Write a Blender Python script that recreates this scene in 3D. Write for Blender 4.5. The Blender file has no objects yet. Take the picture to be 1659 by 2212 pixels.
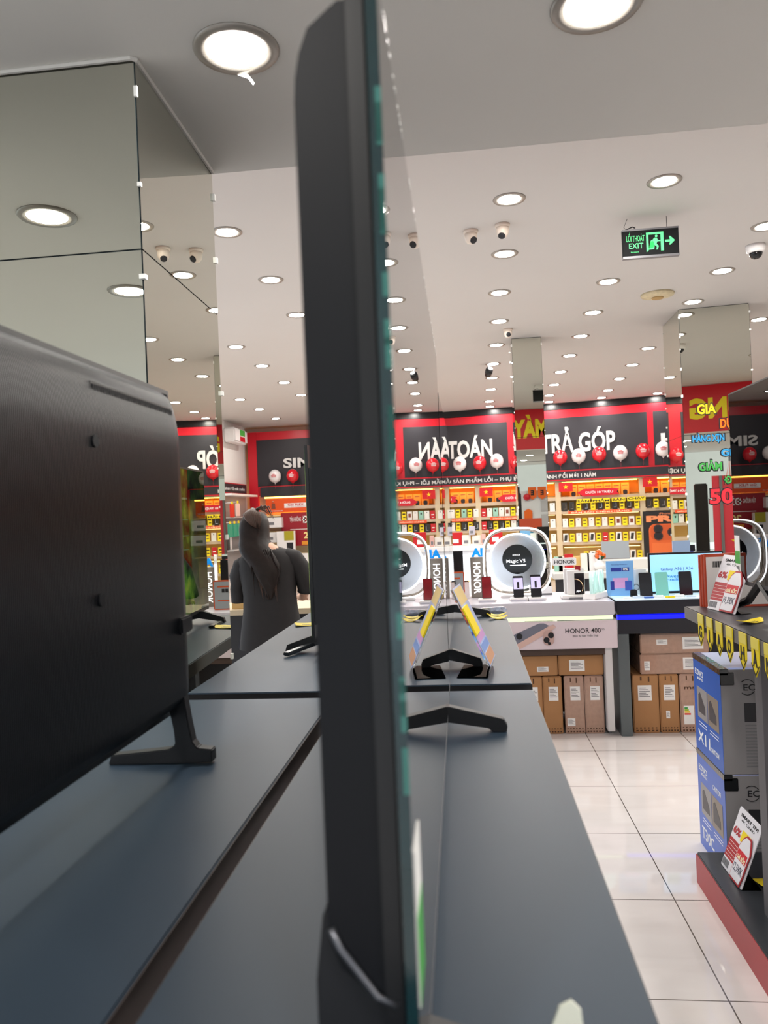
import bpy, bmesh, math, random
from mathutils import Vector, Matrix
random.seed(7)
C = bpy.context.scene.collection
SC = bpy.context.scene
PI = math.pi
# ------------------------------------------------------------------ camera, world, exposure
FPX = 1661.0
YAW, PITCH, ROLL = math.radians(6.082), math.radians(0.096), math.radians(-2.385)
fwd = Vector((-math.sin(YAW), math.cos(YAW), 0)); rgt = Vector((math.cos(YAW), math.sin(YAW), 0)); upv = Vector((0, 0, 1))
fwd, upv = fwd*math.cos(PITCH)+upv*math.sin(PITCH), upv*math.cos(PITCH)-fwd*math.sin(PITCH)
rgt, upv = rgt*math.cos(ROLL)+upv*math.sin(ROLL), upv*math.cos(ROLL)-rgt*math.sin(ROLL)
EYE = Vector((0, 0, 1.5))
cd = bpy.data.cameras.new('camera'); cam = bpy.data.objects.new('camera', cd); C.objects.link(cam)
m = Matrix((rgt, upv, -fwd)).transposed().to_4x4(); m.translation = EYE; cam.matrix_world = m
cd.sensor_fit = 'VERTICAL'; cd.sensor_height = 36; cd.lens = 36*FPX/2212
cd.clip_start = 0.02; cd.clip_end = 100
cd.dof.use_dof = True; cd.dof.focus_distance = 3.6; cd.dof.aperture_fstop = cd.lens/1000/0.0046
SC.camera = cam
SC.view_settings.view_transform = 'Standard'; SC.view_settings.look = 'None'
SC.view_settings.gamma = 1; SC.view_settings.use_curve_mapping = False
SC.view_settings.exposure = 0.0
LAMP, DAY = 262.0, 2.0                                            # strength of the lamps and of the street daylight
w = bpy.data.worlds.new('street_sky'); SC.world = w; w.use_nodes = True
w.node_tree.nodes['Background'].inputs[0].default_value = (.80, .90, 1, 1)
w.node_tree.nodes['Background'].inputs[1].default_value = DAY
try:
    SC.cycles.max_bounces = 10; SC.cycles.glossy_bounces = 6; SC.cycles.transmission_bounces = 6; SC.cycles.transparent_max_bounces = 8
    SC.cycles.sample_clamp_indirect = 6; SC.cycles.caustics_reflective = False; SC.cycles.caustics_refractive = False
    SC.cycles.use_denoising = True
except Exception: pass

def ray(px, py): return fwd+rgt*((px-829.5)/FPX)-upv*((py-1106)/FPX)
def on(ax, v, px, py):                                             # pixel of the survey photo -> point on an axis plane of the room
    d = ray(px, py); return EYE+d*((v-EYE[ax])/d[ax])
# ------------------------------------------------------------------ materials
MATS = {}
def lin(c): return tuple((x/255/12.92 if x/255 <= .04045 else ((x/255+.055)/1.055)**2.4) for x in c)
def mat(name, rgb, rough=.5, metal=0, ior=1.45, emit=0, noise=0, nscale=20, trans=0, alpha=1, spec=None, coat=0, bump=0, aniso=0):
    if name in MATS: return MATS[name]
    M = bpy.data.materials.new(name); M.use_nodes = True; nt = M.node_tree; b = nt.nodes['Principled BSDF']
    col = (*lin(rgb), 1)
    b.inputs['Base Color'].default_value = col; b.inputs['Roughness'].default_value = rough; b.inputs['Metallic'].default_value = metal
    b.inputs['IOR'].default_value = ior; b.inputs['Transmission Weight'].default_value = trans; b.inputs['Alpha'].default_value = alpha
    b.inputs['Coat Weight'].default_value = coat
    if spec is not None: b.inputs['Specular IOR Level'].default_value = spec
    if emit: b.inputs['Emission Color'].default_value = col; b.inputs['Emission Strength'].default_value = emit
    if noise or bump:
        tc = nt.nodes.new('ShaderNodeTexCoord'); n = nt.nodes.new('ShaderNodeTexNoise'); n.inputs['Scale'].default_value = nscale; n.inputs['Detail'].default_value = 6
        nt.links.new(tc.outputs['Object'], n.inputs['Vector'])
        if noise:
            r = nt.nodes.new('ShaderNodeMix'); r.data_type = 'RGBA'; r.inputs['A'].default_value = tuple(x*(1-noise) for x in col[:3])+(1,); r.inputs['B'].default_value = tuple(min(1, x*(1+noise)) for x in col[:3])+(1,)
            nt.links.new(n.outputs['Fac'], r.inputs['Factor']); nt.links.new(r.outputs['Result'], b.inputs['Base Color'])
        if bump:
            bp = nt.nodes.new('ShaderNodeBump'); bp.inputs['Strength'].default_value = bump; bp.inputs['Distance'].default_value = .002
            nt.links.new(n.outputs['Fac'], bp.inputs['Height']); nt.links.new(bp.outputs['Normal'], b.inputs['Normal'])
    MATS[name] = M; return M
def nodes(M): return M.node_tree, M.node_tree.nodes['Principled BSDF']

white = mat('white_plastic', (235, 233, 232), .35)
gloss_white = mat('gloss_white', (238, 236, 240), .15)
paint = mat('wall_paint', (232, 230, 226), .7, noise=.03, nscale=3)
ceil_m = mat('ceiling_paint', (198, 194, 190), .75, noise=.03, nscale=1.2)
near_m = mat('soffit_paint', (216, 213, 206), .75, noise=.03, nscale=1.2)
black = mat('black_plastic', (22, 23, 26), .4)
dark = mat('dark_grey', (38, 39, 44), .45)
soft_black = mat('satin_black', (17, 18, 21), .3)
red = mat('red_panel', (196, 22, 40), .35)
dred = mat('deep_red', (150, 20, 36), .45)
yellow = mat('yellow_card', (240, 214, 24), .5)
yell_dark = mat('yellow_print', (70, 60, 10), .5)
orange = mat('orange_card', (224, 98, 24), .5)
blue = mat('bright_blue', (0, 160, 240), .4)
green = mat('green', (70, 170, 70), .4)
signblack = mat('sign_black', (40, 38, 44), .5)
letter = mat('letter_grey', (214, 214, 212), .45)
chrome = mat('chrome', (220, 220, 222), .12, 1)
grey = mat('grey_metal', (120, 120, 124), .4, .3)
beige = mat('shelf_beige', (206, 188, 154), .55)
ink = mat('ink', (25, 25, 30), .6)
lampm = mat('lamp_glow', (255, 250, 243), emit=LAMP)
lampdim = mat('lamp_reflector', (225, 235, 245), .1, 1)
glowwhite = mat('light_strip', (250, 252, 255), emit=4)
glowtext = mat('lit_lettering', (250, 252, 255), emit=1.1)
warmglow = mat('warm_strip', (255, 176, 70), emit=16)
skin = mat('skin', (214, 168, 142), .5)
clear = mat('clear_acrylic', (250, 252, 252), .02, trans=1, ior=1.08)
mirror = mat('mirror_glass', (216, 217, 205), 0.0, 1)
mirror_edge = mat('mirror_edge', (40, 50, 54), .15, .4)
chip = mat('mirror_chip', (245, 245, 240), .3)
carton = mat('carton', (172, 126, 82), .7, noise=.12, nscale=6)
carton2 = mat('carton_wrapped', (176, 142, 122), .18, noise=.18, nscale=40, bump=.6, coat=.6)
wrapm = mat('plastic_wrap', (20, 21, 24), .12, bump=1.0, nscale=60, coat=.5)
paper = mat('paper', (240, 240, 238), .6)
greyink = mat('faint_ink', (120, 120, 124), .6)

# floor tiles
M = mat('floor_tiles', (226, 220, 212), .035, ior=1.5); nt, b = nodes(M)
geo = nt.nodes.new('ShaderNodeNewGeometry'); sep = nt.nodes.new('ShaderNodeSeparateXYZ'); nt.links.new(geo.outputs['Position'], sep.inputs[0])
def math_n(op, a, bv=None, c=None):
    n = nt.nodes.new('ShaderNodeMath'); n.operation = op
    for i, x in enumerate((a, bv, c)):
        if x is None: continue
        if isinstance(x, (int, float)): n.inputs[i].default_value = x
        else: nt.links.new(x, n.inputs[i])
    return n.outputs[0]
fx = math_n('PINGPONG', math_n('ADD', sep.outputs[0], 60-.12), .3); fy = math_n('PINGPONG', math_n('ADD', sep.outputs[1], 60-.59), .3)
g = math_n('LESS_THAN', math_n('MINIMUM', fx, fy), .0022)
nz = nt.nodes.new('ShaderNodeTexNoise'); nz.inputs['Scale'].default_value = 2.2; nz.inputs['Detail'].default_value = 7; nz.inputs['Distortion'].default_value = .6
mp = nt.nodes.new('ShaderNodeMapping'); mp.inputs['Scale'].default_value = (1, 4, 1); nt.links.new(geo.outputs['Position'], mp.inputs[0]); nt.links.new(mp.outputs[0], nz.inputs['Vector'])
r1 = nt.nodes.new('ShaderNodeMix'); r1.data_type = 'RGBA'; r1.inputs['A'].default_value = (*lin((214, 208, 206)), 1); r1.inputs['B'].default_value = (*lin((236, 232, 231)), 1); nt.links.new(nz.outputs['Fac'], r1.inputs['Factor'])
r2 = nt.nodes.new('ShaderNodeMix'); r2.data_type = 'RGBA'; r2.inputs['B'].default_value = (*lin((92, 84, 78)), 1); nt.links.new(r1.outputs['Result'], r2.inputs['A']); nt.links.new(g, r2.inputs['Factor']); nt.links.new(r2.outputs['Result'], b.inputs['Base Color'])
floor_m = M
# dark laminate table top
table_m = mat('table_laminate', (47, 61, 75), .42, noise=.10, nscale=5, spec=.22)
edge_m = mat('table_edge', (26, 26, 29), .4)
redge_m = mat('brown_table_edge', (64, 54, 52), .5)
# ribbed back of the left television
ribbed = mat('ribbed_black', (7, 11, 18), .36, spec=.28); nt, b = nodes(ribbed)
tc = nt.nodes.new('ShaderNodeTexCoord'); wv = nt.nodes.new('ShaderNodeTexWave'); wv.bands_direction = 'Y'; wv.inputs['Scale'].default_value = 80; nt.links.new(tc.outputs['Object'], wv.inputs['Vector'])
bp = nt.nodes.new('ShaderNodeBump'); bp.inputs['Strength'].default_value = .9; bp.inputs['Distance'].default_value = .0015; nt.links.new(wv.outputs['Fac'], bp.inputs['Height']); nt.links.new(bp.outputs['Normal'], b.inputs['Normal'])
# glass: unlit television panels and the acrylic shield
panel_m = mat('unlit_screen', (6, 7, 9), .0, ior=1.75)
shield_m = mat('acrylic_shield_face', (5, 7, 8), .0, ior=1.5)      # three air gaps stacked: shield front, shield back, screen
nt, b = nodes(shield_m); fr_ = nt.nodes.new('ShaderNodeFresnel'); fr_.inputs[0].default_value = 1.5
i1 = nt.nodes.new('ShaderNodeMath'); i1.operation = 'SUBTRACT'; i1.inputs[0].default_value = 1; nt.links.new(fr_.outputs[0], i1.inputs[1])
i2 = nt.nodes.new('ShaderNodeMath'); i2.operation = 'POWER'; i2.inputs[1].default_value = 3; nt.links.new(i1.outputs[0], i2.inputs[0])
gl = nt.nodes.new('ShaderNodeBsdfGlossy'); gl.inputs['Roughness'].default_value = 0; df = nt.nodes.new('ShaderNodeBsdfDiffuse'); df.inputs[0].default_value = (.003, .004, .005, 1)
mx = nt.nodes.new('ShaderNodeMixShader'); nt.links.new(i2.outputs[0], mx.inputs[0]); nt.links.new(gl.outputs[0], mx.inputs[1]); nt.links.new(df.outputs[0], mx.inputs[2])
nt.links.new(mx.outputs[0], nt.nodes['Material Output'].inputs[0])
teal = mat('acrylic_edge', (13, 42, 46), .12, noise=.5, nscale=14, ior=1.6)
tvside = mat('tv_side', (6, 8, 14), .45, spec=.3)
tvframe = mat('tv_frame', (14, 15, 18), .35)
silver = mat('silver_trim', (110, 112, 118), .3, .8)
# green picture on the far-left television
forest = mat('forest_picture', (0, 0, 0), 0.0, ior=1.7); nt, b = nodes(forest)
tc = nt.nodes.new('ShaderNodeTexCoord'); n1 = nt.nodes.new('ShaderNodeTexNoise'); n1.inputs['Scale'].default_value = 9; n1.inputs['Detail'].default_value = 10; nt.links.new(tc.outputs['Object'], n1.inputs['Vector'])
cr = nt.nodes.new('ShaderNodeValToRGB'); e = cr.color_ramp.elements; e[0].position = .36; e[0].color = (.004, .01, .005, 1); e[1].position = .72; e[1].color = (.55, .62, .09, 1)
x = cr.color_ramp.elements.new(.5); x.color = (.05, .16, .03, 1); x = cr.color_ramp.elements.new(.6); x.color = (.2, .42, .05, 1)
nt.links.new(n1.outputs['Fac'], cr.inputs[0]); sp = nt.nodes.new('ShaderNodeSeparateXYZ'); nt.links.new(tc.outputs['Object'], sp.inputs[0]); mr = nt.nodes.new('ShaderNodeMapRange'); nt.links.new(sp.outputs[1], mr.inputs[0])
mr.inputs[1].default_value = -.36; mr.inputs[2].default_value = -.12; mr.inputs[3].default_value = .06; mr.inputs[4].default_value = .6; nt.links.new(mr.outputs[0], b.inputs['Emission Strength']); nt.links.new(cr.outputs[0], b.inputs['Emission Color'])
# phone/monitor pictures
scr_blue = mat('screen_blue', (150, 205, 245), .1, emit=.8)
scr_dark = mat('screen_dark', (20, 18, 26), .08, ior=1.5)
scr_lilac = mat('screen_lilac', (196, 190, 228), .1, emit=.6)
scr_red = mat('screen_red', (190, 20, 30), .1, emit=.5)
scr_teal = mat('screen_teal', (110, 175, 165), .1, emit=.45)
glow_blue = mat('led_blue', (10, 20, 235), emit=1.2)
glow_lime = mat('led_lime', (222, 244, 196), emit=.9)
glow_green = mat('exit_green', (86, 222, 134), emit=.8)

# ------------------------------------------------------------------ builders
def link(o, parent=None):
    C.objects.link(o)
    if parent: o.parent = parent
    return o
def tag(o, label=None, cat=None, group=None, kind=None):
    if label: o['label'] = label
    if cat: o['category'] = cat
    if group: o['group'] = group
    if kind: o['kind'] = kind
    return o
def thing(name, label, cat, loc=(0, 0, 0), rz=0, group=None, kind=None):
    o = bpy.data.objects.new(name, None); o.empty_display_size = .05; C.objects.link(o); o.location = loc; o.rotation_euler = (0, 0, rz)
    return tag(o, label, cat, group, kind)
def mesh_ob(name, verts, faces, m, parent=None, smooth=False, mats=None, fm=None):
    me = bpy.data.meshes.new(name); me.from_pydata([tuple(v) for v in verts], [], faces)
    for k in (mats or [m]): me.materials.append(k)
    if fm:
        for p, i in zip(me.polygons, fm): p.material_index = i
    if smooth:
        for p in me.polygons: p.use_smooth = True
    me.update(); o = bpy.data.objects.new(name, me); return link(o, parent)
class B:                                                            # collects shapes that become ONE mesh
    def __init__(s): s.v = []; s.f = []; s.m = []; s.mats = []
    def mi(s, m):
        if m not in s.mats: s.mats.append(m)
        return s.mats.index(m)
    def add(s, v, f, m):
        k = len(s.v); s.v += [tuple(x) for x in v]; s.f += [tuple(i+k for i in q) for q in f]; s.m += [s.mi(m)]*len(f); return s
    def box(s, x0, x1, y0, y1, z0, z1, m):
        return s.add([(x, y, z) for x in (x0, x1) for y in (y0, y1) for z in (z0, z1)], [(0, 1, 3, 2), (4, 6, 7, 5), (0, 4, 5, 1), (2, 3, 7, 6), (0, 2, 6, 4), (1, 5, 7, 3)], m)
    def prism(s, pts, axis, a, b, m):                               # polygon extruded along axis ('x','y','z') from a to b
        n = len(pts); P = lambda p, t: {'x': (t, p[0], p[1]), 'y': (p[0], t, p[1]), 'z': (p[0], p[1], t)}[axis]
        v = [P(p, a) for p in pts]+[P(p, b) for p in pts]
        return s.add(v, [tuple(range(n))[::-1], tuple(range(n, 2*n))]+[(i, (i+1) % n, n+(i+1) % n, n+i) for i in range(n)], m)
    def tube(s, pts, r, m, n=8, closed=False):
        pts = [Vector(p) for p in pts]; k = len(pts); rs = r if isinstance(r, (list, tuple)) else [r]*k; v = []; f = []
        for i, p in enumerate(pts):
            t = (pts[(i+1) % k]-pts[i-1]) if closed else (pts[min(i+1, k-1)]-pts[max(i-1, 0)]); t.normalize()
            a = t.cross(Vector((0, 0, 1)));
            if a.length < .01: a = t.cross(Vector((0, 1, 0)))
            a.normalize(); c = t.cross(a)
            v += [p+(a*math.cos(2*PI*j/n)+c*math.sin(2*PI*j/n))*rs[i] for j in range(n)]
        for i in range(k if closed else k-1):
            i2 = (i+1) % k; f += [(i*n+j, i*n+(j+1) % n, i2*n+(j+1) % n, i2*n+j) for j in range(n)]
        if not closed: f += [tuple(range(n))[::-1], tuple(range((k-1)*n, k*n))]
        return s.add(v, f, m)
    def lathe(s, prof, m, n=24, c=(0, 0, 0), cap=True):             # profile (r, z) about z
        v = []; f = []; k = len(prof)
        for r, z in prof: v += [(c[0]+r*math.cos(2*PI*j/n), c[1]+r*math.sin(2*PI*j/n), c[2]+z) for j in range(n)]
        for i in range(k-1): f += [(i*n+j, i*n+(j+1) % n, (i+1)*n+(j+1) % n, (i+1)*n+j) for j in range(n)]
        if cap: f += [tuple(range(n))[::-1], tuple(range((k-1)*n, k*n))]
        return s.add(v, f, m)
    def done(s, name, parent=None, smooth=False, bev=0, fix=True):
        o = mesh_ob(name, s.v, s.f, None, parent, smooth, s.mats or [black], s.m)
        if fix:
            bm = bmesh.new(); bm.from_mesh(o.data); bmesh.ops.recalc_face_normals(bm, faces=bm.faces)
            if bev: bmesh.ops.bevel(bm, geom=[e for e in bm.edges if len(e.link_faces) == 2 and e.calc_face_angle(0) > .5], offset=bev, segments=2, affect='EDGES', clamp_overlap=True)
            bm.to_mesh(o.data); bm.free()
        return o
def bx(parent, name, x0, x1, y0, y1, z0, z1, m, bev=0): return B().box(x0, x1, y0, y1, z0, z1, m).done(name, parent, bev=bev)
_fonts = {}
def tx(parent, name, s, x0, x1, z0, z1, y, m, bold=.03, depth=.004, rot=None, loc=None, flip=False):
    """lettering that fills x0..x1, z0..z1 on the plane y, read from -y"""
    cu = bpy.data.curves.new('t', 'FONT'); cu.body = s; cu.align_x = 'LEFT'; cu.offset = bold; cu.extrude = .01; cu.resolution_u = 3
    ob = bpy.data.objects.new('t', cu); C.objects.link(ob); dg = bpy.context.evaluated_depsgraph_get(); dg.update()
    me = bpy.data.meshes.new_from_object(ob.evaluated_get(dg)); C.objects.unlink(ob); bpy.data.objects.remove(ob); bpy.data.curves.remove(cu)
    xs = [v.co.x for v in me.vertices]; ys = [v.co.y for v in me.vertices]; ax, bx_, ay, by = min(xs), max(xs), min(ys), max(ys)
    for v in me.vertices:
        X = x0+(v.co.x-ax)/(bx_-ax)*(x1-x0); Z = z0+(v.co.y-ay)/max(by-ay, 1e-6)*(z1-z0); v.co = (X, y-depth*(1 if v.co.z > 0 else 0), Z)
    me.materials.clear(); me.materials.append(m); me.name = name
    o = bpy.data.objects.new(name, me); link(o, parent)
    if rot is not None: o.rotation_euler = rot
    if loc is not None: o.location = loc
    return o
def copy_tree(o, parent=None):
    c = o.copy(); C.objects.link(c); c.parent = parent
    for ch in list(o.children): copy_tree(ch, c)
    return c
ORD = ['first', 'second', 'third', 'fourth', 'fifth', 'sixth', 'seventh', 'eighth', 'ninth', 'tenth', 'eleventh', 'twelfth']
def rrect(x0, x1, z0, z1, r, n=5):
    out = []
    for cx, cz, a in ((x1-r, z1-r, 0), (x0+r, z1-r, 90), (x0+r, z0+r, 180), (x1-r, z0+r, 270)):
        out += [(cx+r*math.cos(math.radians(a+90*i/n)), cz+r*math.sin(math.radians(a+90*i/n))) for i in range(n+1)]
    return out
def circ(cx, cz, rx, rz=None, n=24): return [(cx+rx*math.cos(2*PI*i/n), cz+(rz or rx)*math.sin(2*PI*i/n)) for i in range(n)]
def star(cx, cz, r): return [(cx+(r if i % 2 == 0 else r*.4)*math.sin(PI*i/5), cz+(r if i % 2 == 0 else r*.4)*math.cos(PI*i/5)) for i in range(10)]

# ------------------------------------------------------------------ the setting
ZC, ZN, T = 3.55, 2.69, 1.055                                       # high ceiling, entrance soffit, television stands
EDGE = 2.57
def struct(name, o): o.name = name; return tag(o, kind='structure')
struct('floor', B().box(-7, 9, -8, 18, -.05, 0, floor_m).done('floor'))
struct('ceiling', B().box(-7, 9, EDGE, 18, ZC, ZC+.05, ceil_m).done('ceiling'))
struct('ceiling.001', B().box(-7, 9, -3.2, EDGE, ZN, ZC+.05, near_m).done('c'))
struct('wall_back', B().add([(-7, 17.2, 0), (-1.5, 17.2, 0), (-1.5, 16.62, 0), (9, 14.85, 0), (9, 14.85, ZC), (-1.5, 16.62, ZC), (-1.5, 17.2, ZC), (-7, 17.2, ZC)], [(0, 1, 6, 7), (1, 2, 5, 6), (2, 3, 4, 5)], paint).done('w'))
struct('wall_left', B().box(-5, -4.87, 8, 17.2, 0, ZC, paint).done('w'))
struct('wall_right', B().box(8.9, 9, -3, 15, 0, ZC, paint).done('w'))
struct('wall_front', B().box(-7, -3.5, -3.2, -3.05, 0, ZN, paint).box(7.4, 9, -3.2, -3.05, 0, ZN, paint).done('w'))

# ------------------------------------------------------------------ mirrored pillars
def mirrored_pillar(name, label, corners, z0, z1, seams, lowz=0.0, faces=(0, 1)):
    """corners counter-clockwise from above, first edge faces the street"""
    t = thing(name, label, 'mirrored column', (corners[0][0], corners[0][1], 0), kind='structure')
    ox, oy = corners[0]
    L = [(x-ox, y-oy) for x, y in corners]
    b = B(); n = len(L); cx = sum(p[0] for p in L)/n; cy = sum(p[1] for p in L)/n
    core = [(cx+(x-cx)*.985, cy+(y-cy)*.985) for x, y in L]
    b.prism(core, 'z', z0, z1, mirror_edge).done('column_core', t)
    for k in range(n):
        p, q = Vector((*L[k], 0)), Vector((*L[(k+1) % n], 0)); d = (q-p).normalized(); nn = Vector((d.y, -d.x, 0))
        zs = [lowz]+list(seams)+[z1-.004]
        for a, c in zip(zs, zs[1:]):
            e = .003; P0 = p+d*e+nn*.0; Q0 = q-d*e+nn*.0; I = -nn*.006
            vs = [P0, Q0, Q0+I, P0+I]; v = [(x.x, x.y, a+.002) for x in vs]+[(x.x, x.y, c-.002) for x in vs]
            mesh_ob('mirror_panel', v, [(0, 1, 5, 4), (1, 2, 6, 5), (2, 3, 7, 6), (3, 0, 4, 7), (3, 2, 1, 0), (4, 5, 6, 7)], None, t, mats=[mirror, mirror_edge], fm=[0, 1, 1, 1, 1, 1])
    # white chips where the mirror edges are damaged
    c = B()
    for k in range(n):
        px_, py_ = L[k]; z = z1-.1
        while z > max(lowz, 1.0):
            s = random.uniform(.004, .009)
            c.box(px_-s, px_+s, py_-s, py_+s, z, z+random.uniform(.008, .03), chip); z -= random.uniform(.12, .5)
    c.done('chipped_edge', t)
    return t
pl = mirrored_pillar('mirrored_column', 'wide mirror-clad column beside the left television table', [(-1.75, 1.89), (-.794, 1.89), (-.815, 2.556), (-1.77, 2.556)], 0, ZN, [2.2])
bxp = B().tube([(-1.7-(-1.75), -.008, ZN-.006), (.95, -.008, ZN-.004), (.958, .0, ZN-.004), (.94, .66, ZN-.004)], .007, near_m, 6).done('sealant_bead', pl)
mirrored_pillar('mirrored_column.001', 'slim mirror-clad column standing in the middle of the shop', [(.632, 9.43), (.985, 9.43), (.985, 9.8), (.632, 9.8)], 0, ZC, [2.05, 2.35])
pr = mirrored_pillar('mirrored_column.002', 'mirror-clad column with coloured sticker lettering on its front', [(2.351, 8.53), (3.047, 8.45), (3.1, 9.2), (2.376, 9.3)], 0, ZC, [2.2])
# sticker words on the right pillar, on the plane of its front face
pth = math.atan2(8.45-8.53, 3.047-2.351); po = Vector((2.351, 8.53, 0)); pn = Vector((math.sin(pth), -math.cos(pth), 0)); pu = Vector((math.cos(pth), math.sin(pth), 0))
def pil(px, py):
    d = ray(px, py); q = EYE+d*(pn.dot(po-EYE)/pn.dot(d)); return (q-po).dot(pu), q.z
ycol = mat('sticker_yellow', (245, 210, 30), .4); ocol = mat('sticker_orange', (245, 120, 20), .4); bcol = mat('sticker_blue', (50, 160, 225), .4); gcol = mat('sticker_green', (70, 175, 80), .4); rcol = mat('sticker_red', (215, 45, 60), .4)
for word, x0, x1, y0, y1, cm, lab in [('GIA', 1505, 1547, 873, 894, ycol, 'yellow'), ('DỤNG', 1555, 1612, 903, 928, ocol, 'orange'), ('HÀNG XỊN', 1495, 1565, 936, 957, bcol, 'long light blue'), ('GIÁ', 1557, 1600, 966, 984, bcol, 'short light blue'), ('GIẢM', 1509, 1560, 994, 1016, gcol, 'long green'), ('ĐẾN', 1564, 1612, 1020, 1043, gcol, 'short green'), ('50%', 1532, 1622, 1055, 1087, rcol, 'big red')]:
    u0, z1 = pil(x0, y0); u1, z0 = pil(x1, y1); zm = pil((x0+x1)/2, (y0+y1)/2)[1]; h = (y1-y0)/FPX*8.55
    t = thing('sticker_word', f'{lab} sticker reading {word} on the front of the mirrored column', 'sticker', po+pn*.002, pth, 'sticker words on the mirrored column')
    e = .012
    tx(t, 'dark_outline', word, u0-e, u1+e, zm-h/2-e, zm+h/2+e, 0, ink, .075, .001)
    tx(t, 'letters', word, u0, u1, zm-h/2, zm+h/2, -.0015, cm, .035, .002)

# ------------------------------------------------------------------ bulkhead banner (seen in the mirrors)
ban = thing('fascia_banner', 'red banner with yellow capitals above the entrance, seen in the column mirrors', 'banner', (0, EDGE+.012, 0), PI)
bx(ban, 'banner_sheet', -6.2, 1.5, 0, .01, ZN+.015, ZC-.01, red)
bl = mat('banner_yellow', (240, 220, 30), .45)
tx(ban, 'lettering', 'ĐIỆN', -2.55, -1.88, ZN+.2, ZC-.2, 0, bl, .05)
tx(ban, 'lettering', 'MÁY', -1.76, -1.03, ZN+.25, ZC-.12, 0, bl, .05)
tx(ban, 'lettering', 'GIA DỤNG', -4.75, -2.7, ZN+.15, ZC-.22, 0, bl, .05)

# ------------------------------------------------------------------ ceiling fittings
def downlight():
    t = thing('downlight', 'x', 'ceiling light')
    B().lathe([(.072, .0), (.078, -.006), (.104, -.008), (.109, -.002), (.109, .0)], chrome2 := mat('downlight_rim', (150, 144, 136), .35, .3), 28).done('rim', t, True)
    B().lathe([(.074, -.0045), (.0, -.0045)], lampm, 24, cap=False).done('lamp_face', t)
    return t
proto = downlight()
ROWS = {'far left row above the SIM board': [(518, 863), (560, 884), (596, 904)], 'row above the salesperson': [(510, 749), (566, 790), (614, 826), (651, 853)],
        'row beside the big left column': [(490, 501), (585, 604), (641, 680)],
        'row leading toward the slim column': [(1100, 430), (1090, 548), (1079, 632), (1078, 694), (1072, 745), (1065, 786), (1063, 816), (1060, 841), (1057, 867), (1057, 884)],
        'row left of the exit sign': [(1435, 391), (1314, 608), (1281, 675), (1254, 726), (1230, 768), (1211, 803), (1197, 831), (1186, 854), (1178, 878)],
        'row right of the exit sign': [(1655, 488), (1560, 585), (1497, 652), (1400, 752), (1366, 788), (1338, 818), (1313, 843), (1292, 865)],
        'far right row beyond the sticker column': [(1639, 690), (1415, 853)]}
first = True
def put_light(loc, label, group):
    global first
    o = proto if first else copy_tree(proto); first = False
    o.location = loc; o['label'] = label; o['group'] = group
for rn, pts in ROWS.items():
    for k, p in enumerate(pts):
        q = on(2, ZC, *p); q.y = min(q.y, 15.93-.17*q.x-.3) if q.x > -1.5 else q.y; put_light(q, f'round recessed downlight, {ORD[k]} nearest in the {rn}', 'recessed downlights in the high ceiling')
for k, (x, y) in enumerate([(-.55, 4.3), (-.56, 6.4), (-.57, 8.6), (-.58, 10.8), (-.6, 13), (3.5, 5.2), (3.5, 7.3), (4.5, 6), (4.5, 9), (5.6, 5), (5.6, 8), (-2.7, 5.6), (-2.7, 7.5), (-3.8, 6), (-3.8, 9), (2.35, 5.1)]):  # hidden downlights of the grid, added to even out the light
    put_light((x, y, ZC), f'hidden recessed downlight added for even light, {ORD[k % 12]} of the {"second" if k > 11 else "first"} dozen', 'hidden downlights added for even light')
near_lab = {0: 'large bright downlight with a dangling foil scrap, top left of centre', 1: 'bright downlight cut by the top edge, right of the tall television', 2: 'downlight mirrored in the big left column, upper one', 3: 'downlight mirrored low at the edge of the big left column'}
for k, (x, y) in enumerate([(-.529, 1.9), (.359, 1.879), (-1.544, .99), (-1.66, .01), (-.5, -.6), (.4, -.6), (1.5, 1.0), (1.5, -.8), (2.7, 1.0), (2.7, -.8), (4.2, 1.2), (4.2, -.8)]):
    put_light((x, y, ZN), near_lab.get(k, f'soffit downlight above the entrance, {ORD[k-4]} one behind the camera'), 'recessed downlights in the low soffit')
q = on(2, ZN, 520, 155)
B().prism([(-.03, 0), (0, .004), (.018, -.02), (.024, -.03), (.02, -.034), (.008, -.016)], 'y', 0, .003, chip).done('foil_scrap')
o = bpy.data.objects['foil_scrap']; o.location = (q.x+.012, q.y, ZN-.004); tag(o, 'small curled foil scrap hanging from the near downlight', 'foil scrap')

def turret_cam(loc, rz, label, tilt=35):
    t = thing('security_camera', label, 'security camera', loc, rz, 'ceiling cameras'); wm = mat('camera_shell', (222, 208, 194), .4)
    B().lathe([(.055, 0), (.055, -.012), (.05, -.02), (.046, -.022)], wm, 24).done('base', t, True)
    b = B(); b.lathe([(.046, -.02), (.047, -.045), (.042, -.07), (.03, -.088), (.012, -.097), (.001, -.098)], wm, 24).done('ball_housing', t, True)
    l = B().lathe([(.026, 0), (.026, .012), (.022, .016), (.001, .016)], ink, 20).done('lens', t, True)
    a = math.radians(tilt); l.location = (0, -.034*math.cos(a), -.052-.034*math.sin(a)); l.rotation_euler = (PI/2+a*1.0, 0, 0)
    return t
turret_cam(on(2, ZC, 1085, 485), math.radians(-25), 'cream ceiling camera nearest the entrance, above the row of downlights', 60)
turret_cam(on(2, ZC, 1097, 711), math.radians(5), 'small cream ceiling camera in front of the slim column', 25)
turret_cam((.12, 5.7, ZC), math.radians(35), 'ceiling camera whose image shows in the left column mirror', 40)
t = thing('security_camera', 'white dome camera with dark bubble right of the exit sign', 'security camera', on(2, ZC, 1632, 530), 0, 'ceiling cameras')
B().lathe([(.075, 0), (.076, -.02), (.07, -.05), (.055, -.062)], white, 28).done('base', t, True)
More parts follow.
